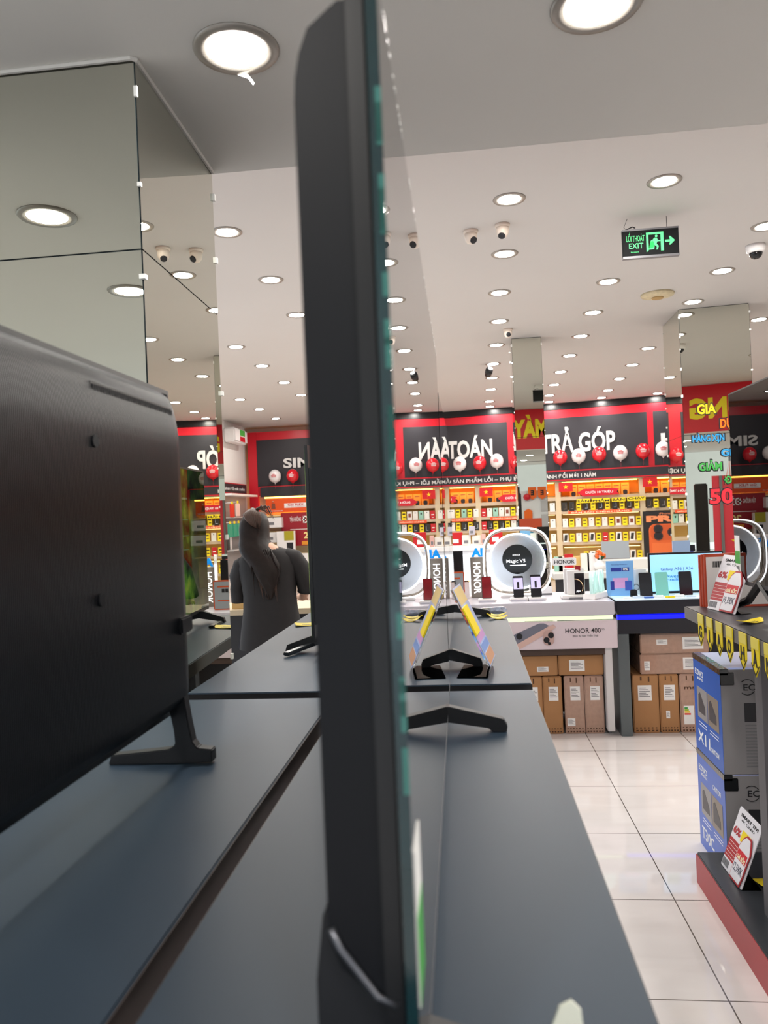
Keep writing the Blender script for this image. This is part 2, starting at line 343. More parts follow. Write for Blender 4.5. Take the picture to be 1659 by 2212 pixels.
B().lathe([(.052, -.058), (.05, -.078), (.036, -.1), (.018, -.11), (.001, -.112)], mat('dark_bubble', (14, 14, 16), .05), 24).done('dome', t, True)
q = on(2, ZC, 1055, 787)
t = thing('security_camera', 'black bullet camera hanging below the farther downlights', 'security camera', q, 0, 'ceiling cameras')
B().lathe([(.03, 0), (.012, -.02), (.012, -.05)], white, 14).done('mount', t, True)
l = B().lathe([(.001, -.075), (.045, -.07), (.055, 0), (.05, .06), (.001, .065)], soft_black, 18).done('body', t, True); l.location = (0, 0, -.11); l.rotation_euler = (PI/2-.5, 0, .2)
t = thing('smoke_detector', 'stained round cream disc on the ceiling below the exit sign', 'ceiling disc', on(2, ZC, 1420, 635))
cream = mat('aged_cream', (200, 186, 152), .6, noise=.3, nscale=30)
B().lathe([(.16, 0), (.155, -.02), (.1, -.035), (.07, -.037)], cream, 30).done('cover', t, True)
B().lathe([(.06, -.036), (.05, -.05), (.001, -.052)], mat('aged_cream_dark', (170, 140, 90), .6), 20).done('grille', t, True)

# exit sign
es = thing('exit_sign', 'black hanging exit sign with green running man and arrow', 'exit sign', (1.398, 5.7, 3.37))
hw, z0, z1 = .197, -.1, .09
bx(es, 'housing', -hw, hw, 0, .03, z0, z1, mat('sign_housing', (20, 22, 24), .6, spec=.2), .003)
bx(es, 'silver_rail', -hw, hw, -.003, .033, z0-.012, z0+.004, grey); bx(es, 'silver_rail', -hw, hw, -.002, .032, z1-.004, z1+.008, grey)
tx(es, 'lettering', 'LỐI THOÁT', -.168, -.042, .008, .075, -.001, glow_green, .0, .001); tx(es, 'lettering', 'EXIT', -.152, -.052, -.042, -.004, -.001, glow_green, .008, .001)
tx(es, 'maker_mark', 'kentom', -.14, -.085, -.072, -.062, -.001, glow_green, .0, .001)
b = B()
for pts in ([(-.03, -.075), (-.015, -.06), (-.015, .05), (.07, .05), (.07, -.07), (.09, -.07), (.09, .065), (-.03, .065)], circ(.04, .037, .009), [(.025, .026), (.045, .022), (.05, .008), (.068, .005), (.068, -.001), (.046, -.002), (.04, -.018), (.055, -.035), (.048, -.06), (.038, -.06), (.042, -.04), (.026, -.025), (.018, -.045), (-.012, -.05), (-.012, -.058), (.022, -.056), (.026, -.035), (.022, -.005), (.008, .012), (.0, .002), (.004, -.004)],
            [(.1, .005), (.135, .005), (.128, .03), (.137, .03), (.168, -.002), (.137, -.032), (.128, -.032), (.135, -.01), (.1, -.01)]): b.prism(pts, 'y', -.002, -.0005, glow_green)
b.done('pictogram', es)
b = B(); b.tube([(.12, .015, z1), (.12, .015, .15), (.12, .015, .19)], .002, ink, 6); b.tube([(-.15, .015, z1), (-.18, .015, .12), (-.15, .015, .19)], .002, ink, 6); b.tube([(-.17, .015, z1+.01), (-.12, .015, z1+.03), (-.1, .015, z1+.02)], .004, ink, 6); b.done('hanger', es)

# ------------------------------------------------------------------ television stands (two-tier black tables)
def stand(label, x0, x1, y0, y1, group='black television tables', edge=edge_m):
    t = thing('television_table', label, 'display table', ((x0+x1)/2, (y0+y1)/2, 0), 0, group); a, c = (x1-x0)/2, (y1-y0)/2
    B().box(-a, a, -c, c, T-.045, T, table_m).done('tabletop', t, bev=.002)
    bx(t, 'edge_band', -a-.0015, a+.0015, -c-.0015, c+.0015, T-.044, T-.003, edge)
    for sx in (-1, 1):
        for sy in (-1, 1): bx(t, 'leg', sx*(a-.07)-.03, sx*(a-.07)+.03, sy*(c-.12)-.03, sy*(c-.12)+.03, 0, T-.045, dark)
    bx(t, 'lower_platform', -a+.02, a-.02, -c+.05, c-.05, .06, .12, dark)
    return t
stand('nearest black table, right half, under the edge-on television', -.312, .145, .28, 1.902)
stand('farther black table, right half, reaching the white phone counter', -.334, .147, 1.972, 3.53)
stand('nearest black table, left half, under the television seen from behind', -.79, -.341, .28, 1.855, edge=redge_m)
stand('farther black table, left half, in front of the salesperson', -.738, -.341, 1.925, 3.52)

# ------------------------------------------------------------------ televisions
def back_cover(t, W, h, d, rt, rs, rb, m, z0, thin=.012, name='back_cover', ny=44, nz=40):
    """shell bulging to -x; local y across, z up"""
    def sm(a): a = max(0, min(1, a)); return math.sqrt(1-(1-a)**2)
    ys = [-W/2+W*i/ny for i in range(ny+1)]; zs = [z0+h*j/nz for j in range(nz+1)]
    def dep(y, z):
        k = 1
        if rs: k *= sm((W/2-abs(y))/rs)
        if rt: k *= sm((z0+h-z)/rt)
        if rb: k *= sm((z-z0)/rb)
        return -(thin+(d-thin)*k)
    v = [(dep(y, z), y, z) for z in zs for y in ys]; f = []; n = ny+1
    for j in range(nz):
        for i in range(ny): f.append((j*n+i, j*n+i+1, (j+1)*n+i+1, (j+1)*n+i))
    border = [i for i in range(n)]+[j*n+ny for j in range(1, nz+1)]+[nz*n+i for i in range(ny-1, -1, -1)]+[j*n for j in range(nz-1, 0, -1)]
    k = len(v); v += [(-.001, v[i][1], v[i][2]) for i in border]; L = len(border)
    for a in range(L): f.append((border[a], border[(a+1) % L], k+(a+1) % L, k+a))
    f.append(tuple(range(k, k+L)))
    o = mesh_ob(name, v, f, m, t); bm = bmesh.new(); bm.from_mesh(o.data); bmesh.ops.recalc_face_normals(bm, faces=bm.faces); bm.to_mesh(o.data); bm.free()
    for p in o.data.polygons: p.use_smooth = len(p.vertices) == 4
    if hasattr(o.data, 'set_sharp_from_angle'): o.data.set_sharp_from_angle(angle=.6)
    return o, dep
# left television, seen from behind: its screen faces the column (-X)
lt = thing('television', 'large black television seen from its ribbed back at far left', 'television', (-.575, .79, T), PI)
Wd, z0, z1 = 1.29, .085, .698
bx(lt, 'screen_panel', 0, .012, -Wd/2, Wd/2, z0, z1, panel_m); bx(lt, 'frame', -.012, .0, -Wd/2, Wd/2, z0, z1, tvframe)
_, dep = back_cover(lt, Wd-.01, z1-z0-.02, .05, .11, .07, .04, ribbed, z0+.012)
def ly(Y): return -(Y-.79)                                          # world Y -> local y of the turned television
b = B()
for k in range(46):
    Y = 1.07+.30*k/45; y = ly(Y); z = 1.702-T; x = dep(y, z); b.box(x-.0012, x+.006, y-.0018, y+.0018, z-.007, z+.004, ink)
x = dep(ly(1.2), 1.71-T); b.box(x-.001, x+.006, ly(1.375), ly(1.065), 1.7075-T, 1.7105-T, soft_black)
b.done('vent_grille', lt)
b = B()
for z in (1.621, 1.392):
    x = dep(ly(1.055), z-T); b.prism(circ(ly(1.055), z-T, .009), 'x', x-.0015, x+.004, ink)
b.done('mount_hole', lt)
pts = [(352, 1380), (360, 1365), (392, 1360), (396, 1440), (401, 1500), (412, 1560), (420, 1598), (430, 1612), (462, 1615), (463, 1643), (240, 1650), (246, 1628), (370, 1615), (383, 1605), (380, 1575), (370, 1530), (362, 1450)]
P = [on(1, 1.372, *p) for p in pts]; P = [(-(p.x+.575), max(p.z-T, 0)) for p in P]
B().prism(P, 'y', ly(1.385), ly(1.360), mat('stand_plastic', (26, 27, 31), .5)).done('leg', lt, bev=.002)
bx(lt, 'leg_socket', dep(0, .3)-.006, dep(0, .3)+.01, ly(1.40), ly(1.345), 1.295-T, 1.325-T, soft_black, .003)
P2 = [(x, z) for x, z in P]; B().prism(P2, 'y', ly(.24), ly(.215), MATS['stand_plastic']).done('leg', lt, bev=.002)
# centre television, edge-on: screen faces the aisle (+X), with a clear acrylic shield hung over it
yaw = math.atan((.057-.047)/(1.83-.516))
ct = thing('television', 'tall black television seen edge-on in the centre with a mirror-like screen', 'television', (-.0585, 1.173, T), yaw)
Wd = 1.314; z0, z1 = .035, .808
bx(ct, 'frame', -.014, -.002, -Wd/2, Wd/2, z0, z1, tvframe); bx(ct, 'screen_panel', -.002, .0, -Wd/2+.004, Wd/2-.004, z0+.012, z1-.004, panel_m)
back_cover(ct, Wd-.006, z1-.012-.118, .052, .068, 0, .05, tvside, .118, thin=.02)
bx(ct, 'bottom_trim', -.012, .009, -Wd/2, Wd/2, z0-.008, z0+.002, silver, .001)
s = B(); y0, y1, xx0, xx1 = -Wd/2-.006, Wd/2, .0005, .0085
s.box(xx0, xx1-.0003, y0, y1, z0+.003, z1+.004, teal); s.box(xx1-.0003, xx1, y0+.001, y1-.001, z0+.004, z1+.003, shield_m); s.done('acrylic_shield', ct)
c = B()  # pale pieces draw the glints along the chipped acrylic edge
for k in range(46):
    y = y0+random.random()**1.6*(y1-y0); c.box(xx1-.004, xx1+.0004, y, y+random.uniform(.002, .012), z1+.002, z1+.0046, chip)
for k in range(26):
    z = random.uniform(.25, z1-.1); c.box(xx1-.004, xx1+.0002, y0-.0005, y0+.001, z, z+random.uniform(.008, .04), mat('pale_teal', (52, 104, 98), .2))
c.done('shield_chip_glints', ct)['kind'] = 'stuff'
def wedge(t, yl, m=None, sx=1, flare=1.0):
    pts = [(-.115*sx, 0), (-.108*sx, .022), (-.02*sx, .052), (.012*sx, .052), (.118*sx*flare, .026), (.126*sx*flare, .012), (.124*sx*flare, 0), (.098*sx*flare, 0), (.088*sx*flare, .008), (0, .022), (-.08*sx, .008), (-.09*sx, 0)]
    return B().prism(pts, 'y', yl-.012, yl+.012, m or MATS['stand_plastic']).done('leg', t, bev=.001)
wedge(ct, 1.556-1.173)
# the near leg flares up behind the cover
B().prism([(-.03, 0), (.1, 0), (.1, .01), (-.01, .045), (-.012, .1), (-.03, .16), (-.045, .19), (-.058, .165), (-.064, .12), (-.064, .06), (-.06, 0)], 'y', -.644, -.55, MATS['stand_plastic']).done('leg', ct, bev=.002)
b = B(); b.tube([(-.05, -.655, .163), (-.044, -.656, .15), (-.02, -.656, .118), (-.006, -.656, .112)], .0028, silver, 6).done('chamfer_trim', ct, True)
lab = bx(ct, 'energy_label', .0086, .0095, -.655, -.60, .11, .215, paper); bx(lab, 'green_band', .0094, .0098, -.654, -.602, .11, .17, green)
# second television of the right half
t2 = thing('television', 'black television behind the edge-on one, only its screen edge showing', 'television', (-.0655, 2.72, T), .0)
Wd = 1.2; bx(t2, 'frame', -.012, -.001, -Wd/2, Wd/2, .05, .77, tvframe); bx(t2, 'screen_panel', -.001, .003, -Wd/2, Wd/2, .05, .77, shield_m); back_cover(t2, Wd-.02, .62, .05, .05, .05, .04, black, .1)
wedge(t2, 2.193-2.72, flare=.75); wedge(t2, 3.22-2.72, flare=1.2)
# far-left television with a picture on
t3 = thing('television', 'television with a green forest picture, mirrored in the left column', 'television', (-.50, 2.91, T), PI)
Wd = 1.02; bx(t3, 'frame', -.008, .002, -Wd/2, Wd/2, .045, .672, tvframe); bx(t3, 'screen_panel', .001, .004, -Wd/2+.006, Wd/2-.006, .06, .664, forest); back_cover(t3, Wd-.01, .5, .04, .06, .0, .04, black, .1)
for y in (.40, -.36): wedge(t3, y, sx=-1)
# right television on the aisle stand, screen toward the aisle (-X)
t4 = thing('television', 'dark television at the right edge reflecting balloons and shelves', 'television', (1.06, 2.55, T), PI)
Wd = 1.28; bx(t4, 'frame', -.03, .004, -Wd/2, Wd/2, .112, .862, tvframe); bx(t4, 'screen_panel', .003, .006, -Wd/2+.006, Wd/2-.006, .128, .856, panel_m); back_cover(t4, Wd-.01, .6, .06, .05, .05, .04, black, .15)
lb = bx(t4, 'energy_label', .006, .0068, -.63, -.575, .135, .30, paper); bx(lb, 'green_band', .0066, .0072, -.629, -.576, .19, .24, green); bx(lb, 'grey_print', .0066, .0072, -.62, -.585, .14, .18, greyink)
B().tube([(.0, -.40, .13), (.0, -.52, .055), (.01, -.655, .016), (.01, -.69, .014)], [.016, .016, .014, .012], soft_black, 6).done('leg', t4)
B().tube([(.0, -.40, .13), (.0, -.26, .055), (.02, -.10, .014)], .012, soft_black, 6).done('leg', t4)

# things on the near tables
def leaflet(t, x, L, m_front): pass
t = thing('leaflet_stand', 'bent clear acrylic stand holding a bright leaflet on the black table', 'price stand', (.0, 2.04, T), -.11)
pic = mat('leaflet_picture', (176, 190, 236), .35, noise=.35, nscale=22)
B().prism([(-.042, 0), (.037, 0), (.040, .003), (.046, .03), (-.046, .235), (-.05, .233), (.040, .03), (.034, .004), (-.042, .003)], 'y', 0, .17, clear).done('acrylic_holder', t)
B().prism([(.0463, .031), (.0478, .031), (-.0445, .2355), (-.0460, .2355)], 'y', .002, .168, pic).done('leaflet', t)
for nm_, z_a, z_b, cm in (('orange_picture', .034, .062, (208, 150, 100)), ('blue_picture', .066, .085, (120, 150, 214)), ('pink_picture', .09, .108, (206, 150, 206)), ('cream_heading', .19, .232, (222, 200, 140))):
    xa, xb = .0478-(z_a-.031)*.0923/.2045, .0478-(z_b-.031)*.0923/.2045
    B().prism([(xa, z_a), (xa+.0006, z_a+.0003), (xb+.0006, z_b+.0003), (xb, z_b)], 'y', .012, .158, mat(nm_, cm, .35)).done(nm_, t)
B().prism([(.012, .110), (.016, .113), (-.018, .186), (-.022, .184)], 'y', -.001, .09, yellow).done('yellow_sticker', t)
def tagcard(name, label, cat, loc, rz, group, w=.05, l=.09, curl=.012, m=yellow, printm=yell_dark):
    t = thing(name, label, cat, loc, rz, group); v = []; f = []; n = 8
    for i in range(n+1):
        s = i/n; z = .002+curl*(2*s-1)**2; ww = w*(1 if s < .75 else 1-.8*(s-.75)/.25)
        v += [(l*(s-.5), -ww/2, z), (l*(s-.5), ww/2, z+.002)]
    f = [(2*i, 2*i+2, 2*i+3, 2*i+1) for i in range(n)]
    o = mesh_ob('card', v, f, m, t); sd = o.modifiers.new('s', 'SOLIDIFY'); sd.thickness = .0012; sd.offset = 1
    b = B()
    for r in range(3):
        for i in (2, 3, 4):
            s = i/n; z = .0032+curl*(2*s-1)**2; s2 = (i+1)/n; z2 = .0032+curl*(2*s2-1)**2; yy = -w*.3+r*w*.22
            b.add([(l*(s-.5), yy, z+.001), (l*(s2-.5), yy, z2+.001), (l*(s2-.5), yy+.005, z2+.001), (l*(s-.5), yy+.005, z+.001)], [(0, 1, 2, 3)], printm)
    b.done('printed_lines', t); return t
tagcard('price_tag', 'curled yellow price tag nearest on the far black table end', 'price tag', (.112, 3.13, T), .1, 'loose yellow price tags', .045, .075)
tagcard('price_tag', 'curled yellow price tag lying behind another under a silver packet', 'price tag', (.108, 3.21, T), -.1, 'loose yellow price tags', .045, .08)
tagcard('price_tag', 'yellow price tag lying by the foot of the narrow television, beside the salesperson', 'price tag', (-.66, 3.10, T), .3, 'loose yellow price tags', .07, .11, .005)
foil = mat('foil_packet', (190, 195, 210), .15, .8, bump=1.0, nscale=50)
t = bx(None, 'remote_packet', -.09, .09, -.02, .02, 0, .022, foil, .006); t.location = (.065, 3.33, T); t.rotation_euler = (0, 0, .25); tag(t, 'silver wrapped remote packet on the far end of the black table', 'packet')
t = bx(None, 'remote_control', -.012, .012, -.07, .07, 0, .012, soft_black, .003); t.location = (-.60, 3.16, T); tag(t, 'thin black remote lying near the yellow tag by the salesperson', 'remote control')
t = bx(None, 'foil_wrapped_bar', -.012, .012, -.085, .085, 0, .012, mat('dark_foil', (70, 74, 80), .2, .6, bump=1, nscale=60), .003); t.location = (-.545, 2.47, T+.012); t.rotation_euler = (.1, 0, -.55); tag(t, 'slanted clear-wrapped dark bar at the foot of the narrow television', 'wrapped television foot')
t = thing('price_stand', 'blurred pale card tip rising from the near table at the bottom edge', 'price stand', (.06, .585, T))
B().prism([(-.014, 0), (-.012, .055), (-.006, .070), (.003, .075), (.010, .068), (.016, 0)], 'y', 0, .003, mat('cream_card', (226, 228, 214), .4)).done('card', t); bx(t, 'base', -.02, .022, 0, .04, 0, .002, clear)
del t

# ------------------------------------------------------------------ right aisle stand
rs = thing('display_stand', 'dark two-tier stand on the right with pennants along its upper shelf', 'display stand', (.9, 2.2, 0))
shelfm = mat('shelf_dark', (44, 45, 52), .35); sedge = mat('shelf_edge', (112, 108, 106), .5)
B().box(.0, .75, -2.0, 1.155, T-.05, T, shelfm).done('upper_shelf', rs, bev=.002); bx(rs, 'edge_band', -.002, .752, -2.002, 1.157, T-.048, T-.002, sedge)
postm = mat('post_grey', (92, 90, 94), .5)
for y in (.44, -1.6): bx(rs, 'post', .03, .075, y-.03, y+.03, .12, T-.05, postm)
bx(rs, 'post', .68, .72, .41, .47, .12, T-.05, postm)
bx(rs, 'lower_platform', -.055, .75, -2.0, .93, .02, .12, mat('platform_top', (40, 44, 50), .3), .003)
bx(rs, 'red_fascia', -.058, -.055, -2.0, .931, .0, .112, mat('fascia_red', (176, 62, 66), .4)); bx(rs, 'red_fascia', -.058, .75, .93, .933, .0, .112, MATS['fascia_red'])
# pennants
def pennant(ch, y, x=.8955, dz=0, k=0):
    lab = {'G': 'first', 'I': 'second', 'A': 'third', 'O': 'fourth', 'H': 'fifth', 'À': 'sixth', 'N': 'seventh'}[ch]
    t = thing('pennant', f'yellow pennant with black letter {ch}, {lab} from the far end of the shelf edge', 'pennant', (x, y, T), -PI/2, 'yellow letter pennants')
    w = .064; yl = mat('pennant_yellow', (232, 208, 30), .45)
    B().prism([(-w/2, 0), (w/2, 0), (w/2, -.085), (0, -.125), (-w/2, -.085)], 'y', -.003, 0, yl).done('card', t)
    bx(t, 'taped_fold', -w/2, w/2, -.004, -.003, -.035, .0, mat('pennant_fold', (226, 210, 92), .35))
    tx(t, 'lettering', ch, -.018 if ch != 'I' else -.005, .018 if ch != 'I' else .005, -.092, -.044 if ch != 'À' else -.036, -.0035, ink, .03, .001)
    b = B()
    for a, c in (((-w/2, -.087), (0, -.121)), ((0, -.121), (w/2, -.087))): b.prism([(a[0], a[1]), (c[0], c[1]), (c[0], c[1]+.004), (a[0], a[1]+.004)], 'y', -.0045, -.003, ink)
    b.done('black_chevron', t)
    return t
for ch, y in zip('GIAO', (3.12, 3.01, 2.90, 2.79)): pennant(ch, y)
for ch, y in zip('HÀN', (2.66, 2.55, 2.44)): pennant(ch, y)
# television cartons on the shelf behind the television
for k in range(3):
    y = 3.338-k*.016; x = .972-(2-k)*.006
    t = thing('carton', f'white and orange flat carton standing on the right shelf, {["rearmost", "middle", "front"][k]} of three', 'box', (x, y, T), 0, 'flat cartons behind the right television')
    bx(t, 'box_body', 0, .52, 0, .014, 0, .215+.003*k, mat('carton_orange', (184, 72, 44), .5)); bx(t, 'white_panel', .006, .512, -.001, .0, .008, .208, mat('carton_white', (226, 222, 220), .5))
    if k == 2:
        b = B()
        for i in range(14): b.box(.03+i*.003, .0315+i*.003+(i % 3)*.0006, -.0016, -.001, .165, .19, ink)
        for i in range(5): b.box(.25, .33-(i % 2)*.02, -.0016, -.001, .05+i*.02, .054+i*.02, greyink)
        b.done('printed_marks', t)
def price_sign(label, loc, rz, price, lean=.35, s=1.0):
    t = thing('price_sign', label, 'price sign', loc, rz, 'leaning price signs')
    h = thing('x', None, None); C.objects.unlink(h); bpy.data.objects.remove(h)
    rot = (-lean, 0, 0)
    def add(o): o.rotation_euler = rot; return o
    W_, H_ = .21*s, .24*s; off = W_*.5-.085*s*1.2; s0 = s; s = s*1.25
    add(B().prism(rrect(-W_/2, W_/2, 0, H_, .006), 'y', 0, .003, mat('sign_white', (232, 230, 236), .25)).done('card', t))
    add(B().box(-W_/2+.002, W_*.2, -.001, .0, H_*.18, H_*.50, mat('sign_red', (176, 44, 50), .4)).done('red_panel', t))
    b = B(); 
    for i in range(5): b.box(-W_/2+.008, W_*.12-(i % 2)*.02, -.0016, -.001, H_*(.22+.055*i), H_*(.225+.055*i), paper)
    for i in range(2): b.box(-W_/2+.005+i*.03, -W_/2+.03+i*.03, -.0016, 0, H_*.05, H_*.15, greyink)
    add(b.done('fine_print', t))
    add(tx(t, 'heading', 'SMART TIVI', -W_*.36, W_*.40, H_*.88, H_*.93, -.0005, ink, .02, .0006)); add(tx(t, 'heading', '4K QLED', -W_*.3, W_*.3, H_*.81, H_*.85, -.0005, ink, .0, .0006))
    add(tx(t, 'red_badge', '6%', -W_*.46, -W_*.14, H_*.58, H_*.70, -.0005, MATS['sign_red'], .03, .0008))
    add(B().box(-W_*.1, W_*.26, -.002, -.0005, H_*.56, H_*.73, yellow).done('yellow_sticker', t))
    # shaped price card in front
    pts = [(0, .002), (.075, .002), (.08, .03), (.08, .075), (.083, .1), (.07, .125), (.06, .14), (.03, .14), (.012, .125), (0, .1), (-.002, .06)]
    add(B().prism([(off+x*s-.005*s, z*s) for x, z in pts], 'y', -.006, -.003, MATS['sign_red']).done('red_border', t))
    add(B().prism([(off+(x-.039)*s*.91+.034*s, (z-.07)*s*.92+.07*s) for x, z in pts], 'y', -.0072, -.006, MATS['sign_white']).done('price_card', t))
    add(B().prism([(off+.0*s, .064*s), (off+.068*s, .064*s), (off+.068*s, .092*s), (off+.0*s, .092*s)], 'y', -.0078, -.0072, mat('tag_red', (205, 30, 45), .4)).done('red_strip', t))
    add(tx(t, 'lettering', 'GIÁ SỐC', off+.004*s, off+.065*s, .066*s, .084*s, -.0078, mat('cream_ink', (245, 240, 200), .5), .03, .0008))
    add(tx(t, 'handwritten_price', price, off+.003*s, off+.066*s, .026*s, .052*s, -.0072, mat('pen_blue', (40, 40, 70), .6), -.003, .0006))
    bx(t, 'clear_foot', -W_/2, W_/2, .0, .07, 0, .002, clear)
    return t
price_sign('leaning price card marked 19.390K beside the right television', (.985, 3.17, T), -1.363, '19,390K', lean=.36, s=.97)
price_sign('leaning price card marked 12.590K on the lower red platform', (.905, 2.925, .12), -1.555, '12,590K', lean=.36, s=.98)
tagcard('price_tag', 'long curled yellow tag on the upper shelf under the right television', 'price tag', (1.0, 2.87, T), .7, 'loose yellow price tags', .05, .12, .008)
tagcard('price_tag', 'yellow and red pointed tag lying behind the 12.590K card', 'price tag', (1.03, 2.86, .12), 2.9, 'loose yellow price tags', .07, .13, .012, yellow, dred)
tagcard('price_tag', 'large curled yellow tag at the right edge of the lower platform', 'price tag', (.99, 2.33, .12), 2.6, 'loose yellow price tags', .08, .16, .02)
# stacked robot cleaner cartons
def robo(label, z0, z1, word, col):
    t = thing('appliance_carton', label, 'box', (.965, 3.14, z0), 0, 'blue appliance cartons under the right stand'); h = z1-z0; D = .36; W_ = .36
    gm = mat('carton_grey', (140, 138, 140), .5)
    bx(t, 'carton_body', 0, W_, 0, D, 0, h, gm); bl_ = mat(col[0], col[1], .35)
    bx(t, 'blue_side', -.0015, 0, 0, D, 0, h, bl_); bx(t, 'pale_top', .02, W_, 0, D, h, h+.0015, mat('pale_blue_top', (196, 204, 236), .15))
    bx(t, 'blue_stripe', .04, W_, .0, .03, h+.0015, h+.002, mat('stripe_blue', (80, 130, 230), .4))
    B().box(-.003, .03, -.004, D+.003, h-.022, h+.004, wrapm).box(-.003, .05, -.004, .0, h-.06, h-.01, mat('black_tape', (12, 13, 16), .15)).done('black_tape', t, bev=.002)
    for i in range(2):
        y0 = D*.88-i*D*.40; o = B().box(-.0025, -.0015, y0-D*.38, y0, h*.36, h*.68, mat('photo_grey%d' % i, ((150, 146, 146), (140, 128, 116))[i], .4)).done('photo_print', t)
        P_ = [(y0-D*.05, h*.42), (y0-D*.3, h*.42), (y0-D*.3, h*.5), (y0-D*.12, h*.63), (y0-D*.06, h*.6)]
        B().prism(P_, 'x', -.0032, -.0025, mat('print_dark', (72, 70, 74), .4)).done('robot_print', o)
    def side(name, s, ya, yb, za, zb, m=paper, bold=.01):            # text on the -X side, read from the aisle
        return tx(t, name, s, -ya, -yb, za, zb, 0, m, bold, .0008, rot=(0, 0, -PI/2), loc=(-.0016, 0, 0))
    side('lettering', word, D*.90, D*.45, h*.10, h*.22); side('lettering', 'ECOVACS', D*.93, D*.62, h*.80, h*.86); side('lettering', 'ROBOTICS', D*.85, D*.62, h*.76, h*.785)
    side('caution_text', 'CAUTION', D*.42, D*.14, h*.10 if word == 'X11' else h*.74, h*.15 if word == 'X11' else h*.79)
    b = B()
    for i in range(2):
        y0 = D*.85-i*D*.42
        for j in range(2): b.box(-.0022, -.0015, y0-D*.3, y0, h*(.31-.03*j-.0), h*(.316-.03*j), paper)
    b.done('caption_lines', t)
    tx(t, 'lettering', 'ECOVACS', .085, .26, h*.80, h*.86, -.0005, ink, .01, .0006)
    b = B(); b.box(.085, .25, -.001, 0, h*.50, h*.68, mat('print_black', (32, 33, 38), .4))
    for i in range(14): b.box(.087, .24-(i % 3)*.015, -.001, 0, h*(.46-.03*i), h*(.472-.03*i), greyink)
    b.tube([(.10+.03*math.cos(a), -.001, h*.83+.03*math.sin(a)) for a in [math.radians(q) for q in range(30, 150, 15)]], .0015, ink, 5); b.tube([(.10+.03*math.cos(a), -.001, h*.83-.03*math.sin(a)) for a in [math.radians(q) for q in range(30, 150, 15)]], .0015, ink, 5)
    b.done('front_print', t)
robo('blue and grey appliance carton marked T30C, lower of the stack', 0, .415, 'T30C', ('carton_blue_light', (72, 108, 196)))
robo('blue and grey appliance carton marked X11, upper of the stack', .42, .83, 'X11', ('carton_blue', (30, 92, 186)))

# ------------------------------------------------------------------ phone counters
hc = thing('phone_counter', 'white phone counter with illuminated strip and pink phone advert', 'counter', (.2, 5.06, 0))
bx(hc, 'counter_top', -1.0, .722, 0, .62, .785, .877, mat('counter_white', (206, 204, 212), .25), .006)
bx(hc, 'light_strip', -1.0, .715, .03, .05, .757, .785, glow_lime)
bx(hc, 'advert_panel', -1.0, .732, -.004, .02, .575, .755, mat('advert_pink', (222, 208, 214), .3), .004)
tx(hc, 'lettering', 'HONOR 400', .405, .628, .677, .707, -.0045, ink, .004, .001); tx(hc, 'small_lettering', '5G', .634, .652, .692, .704, -.0045, greyink, .0, .001)
tx(hc, 'small_lettering', 'Đỉnh AI Nét Thần Thái', .45, .61, .652, .668, -.0045, greyink, .0, .001)
b = B(); b.prism([(-.1, .60), (.24, .745), (.27, .745), (.30, .73), (.14, .60), (.02, .575)], 'y', -.006, -.004, mat('ad_phone_grey', (116, 118, 132), .3)); b.prism([(.02, .575), (.1, .575), (.32, .70), (.345, .72), (.33, .735), (.30, .725)], 'y', -.0075, -.006, mat('ad_phone_gold', (214, 180, 170), .3))
b.prism(rrect(.262, .33, .602, .70, .03), 'y', -.009, -.0075, mat('ad_phone_cam', (196, 164, 156), .3))
for c_, r in (((.283, .637), .019), ((.312, .668), .019), ((.300, .615), .01), ((.11, .665), .02)): b.prism(circ(c_[0], c_[1], r), 'y', -.0105, -.009, ink)
b.done('phone_print', hc)
bx(hc, 'side_panel', .655, .70, .03, .6, .03, .575, mat('counter_leg_white', (208, 206, 206), .35), .003); bx(hc, 'adjustable_foot', .67, .69, .1, .14, 0, .03, grey)
bx(hc, 'back_panel', -1.0, .655, .56, .6, .03, .575, dark)
bx(hc, 'under_shelf', -1.0, .655, .03, .56, .53, .575, mat('umber', (70, 54, 46), .6))
sm = thing('phone_counter', 'black phone counter with glowing blue strip and bright white top', 'counter', (.952, 5.08, 0))
bx(sm, 'counter_body', -.015, 1.6, 0, .6, .785, .872, mat('navy_black', (26, 28, 40), .3), .004); bx(sm, 'lit_top', -.015, 1.6, .005, .6, .872, .88, mat('lit_counter_top', (214, 236, 246), .1, emit=.35))
bx(sm, 'blue_light_strip', -.01, 1.6, .004, .05, .75, .778, glow_blue); bx(sm, 'lower_fascia', -.01, 1.6, .0, .58, .66, .75, mat('navy_black2', (30, 31, 38), .35))
bx(sm, 'leg', -.016, .055, .0, .55, 0, .66, mat('leg_grey_green', (96, 104, 106), .3, .3), .003); bx(sm, 'leg', 1.5, 1.58, .0, .55, 0, .66, MATS['leg_grey_green'], .003); bx(sm, 'back_panel', .055, 1.5, .54, .58, 0, .66, dark)
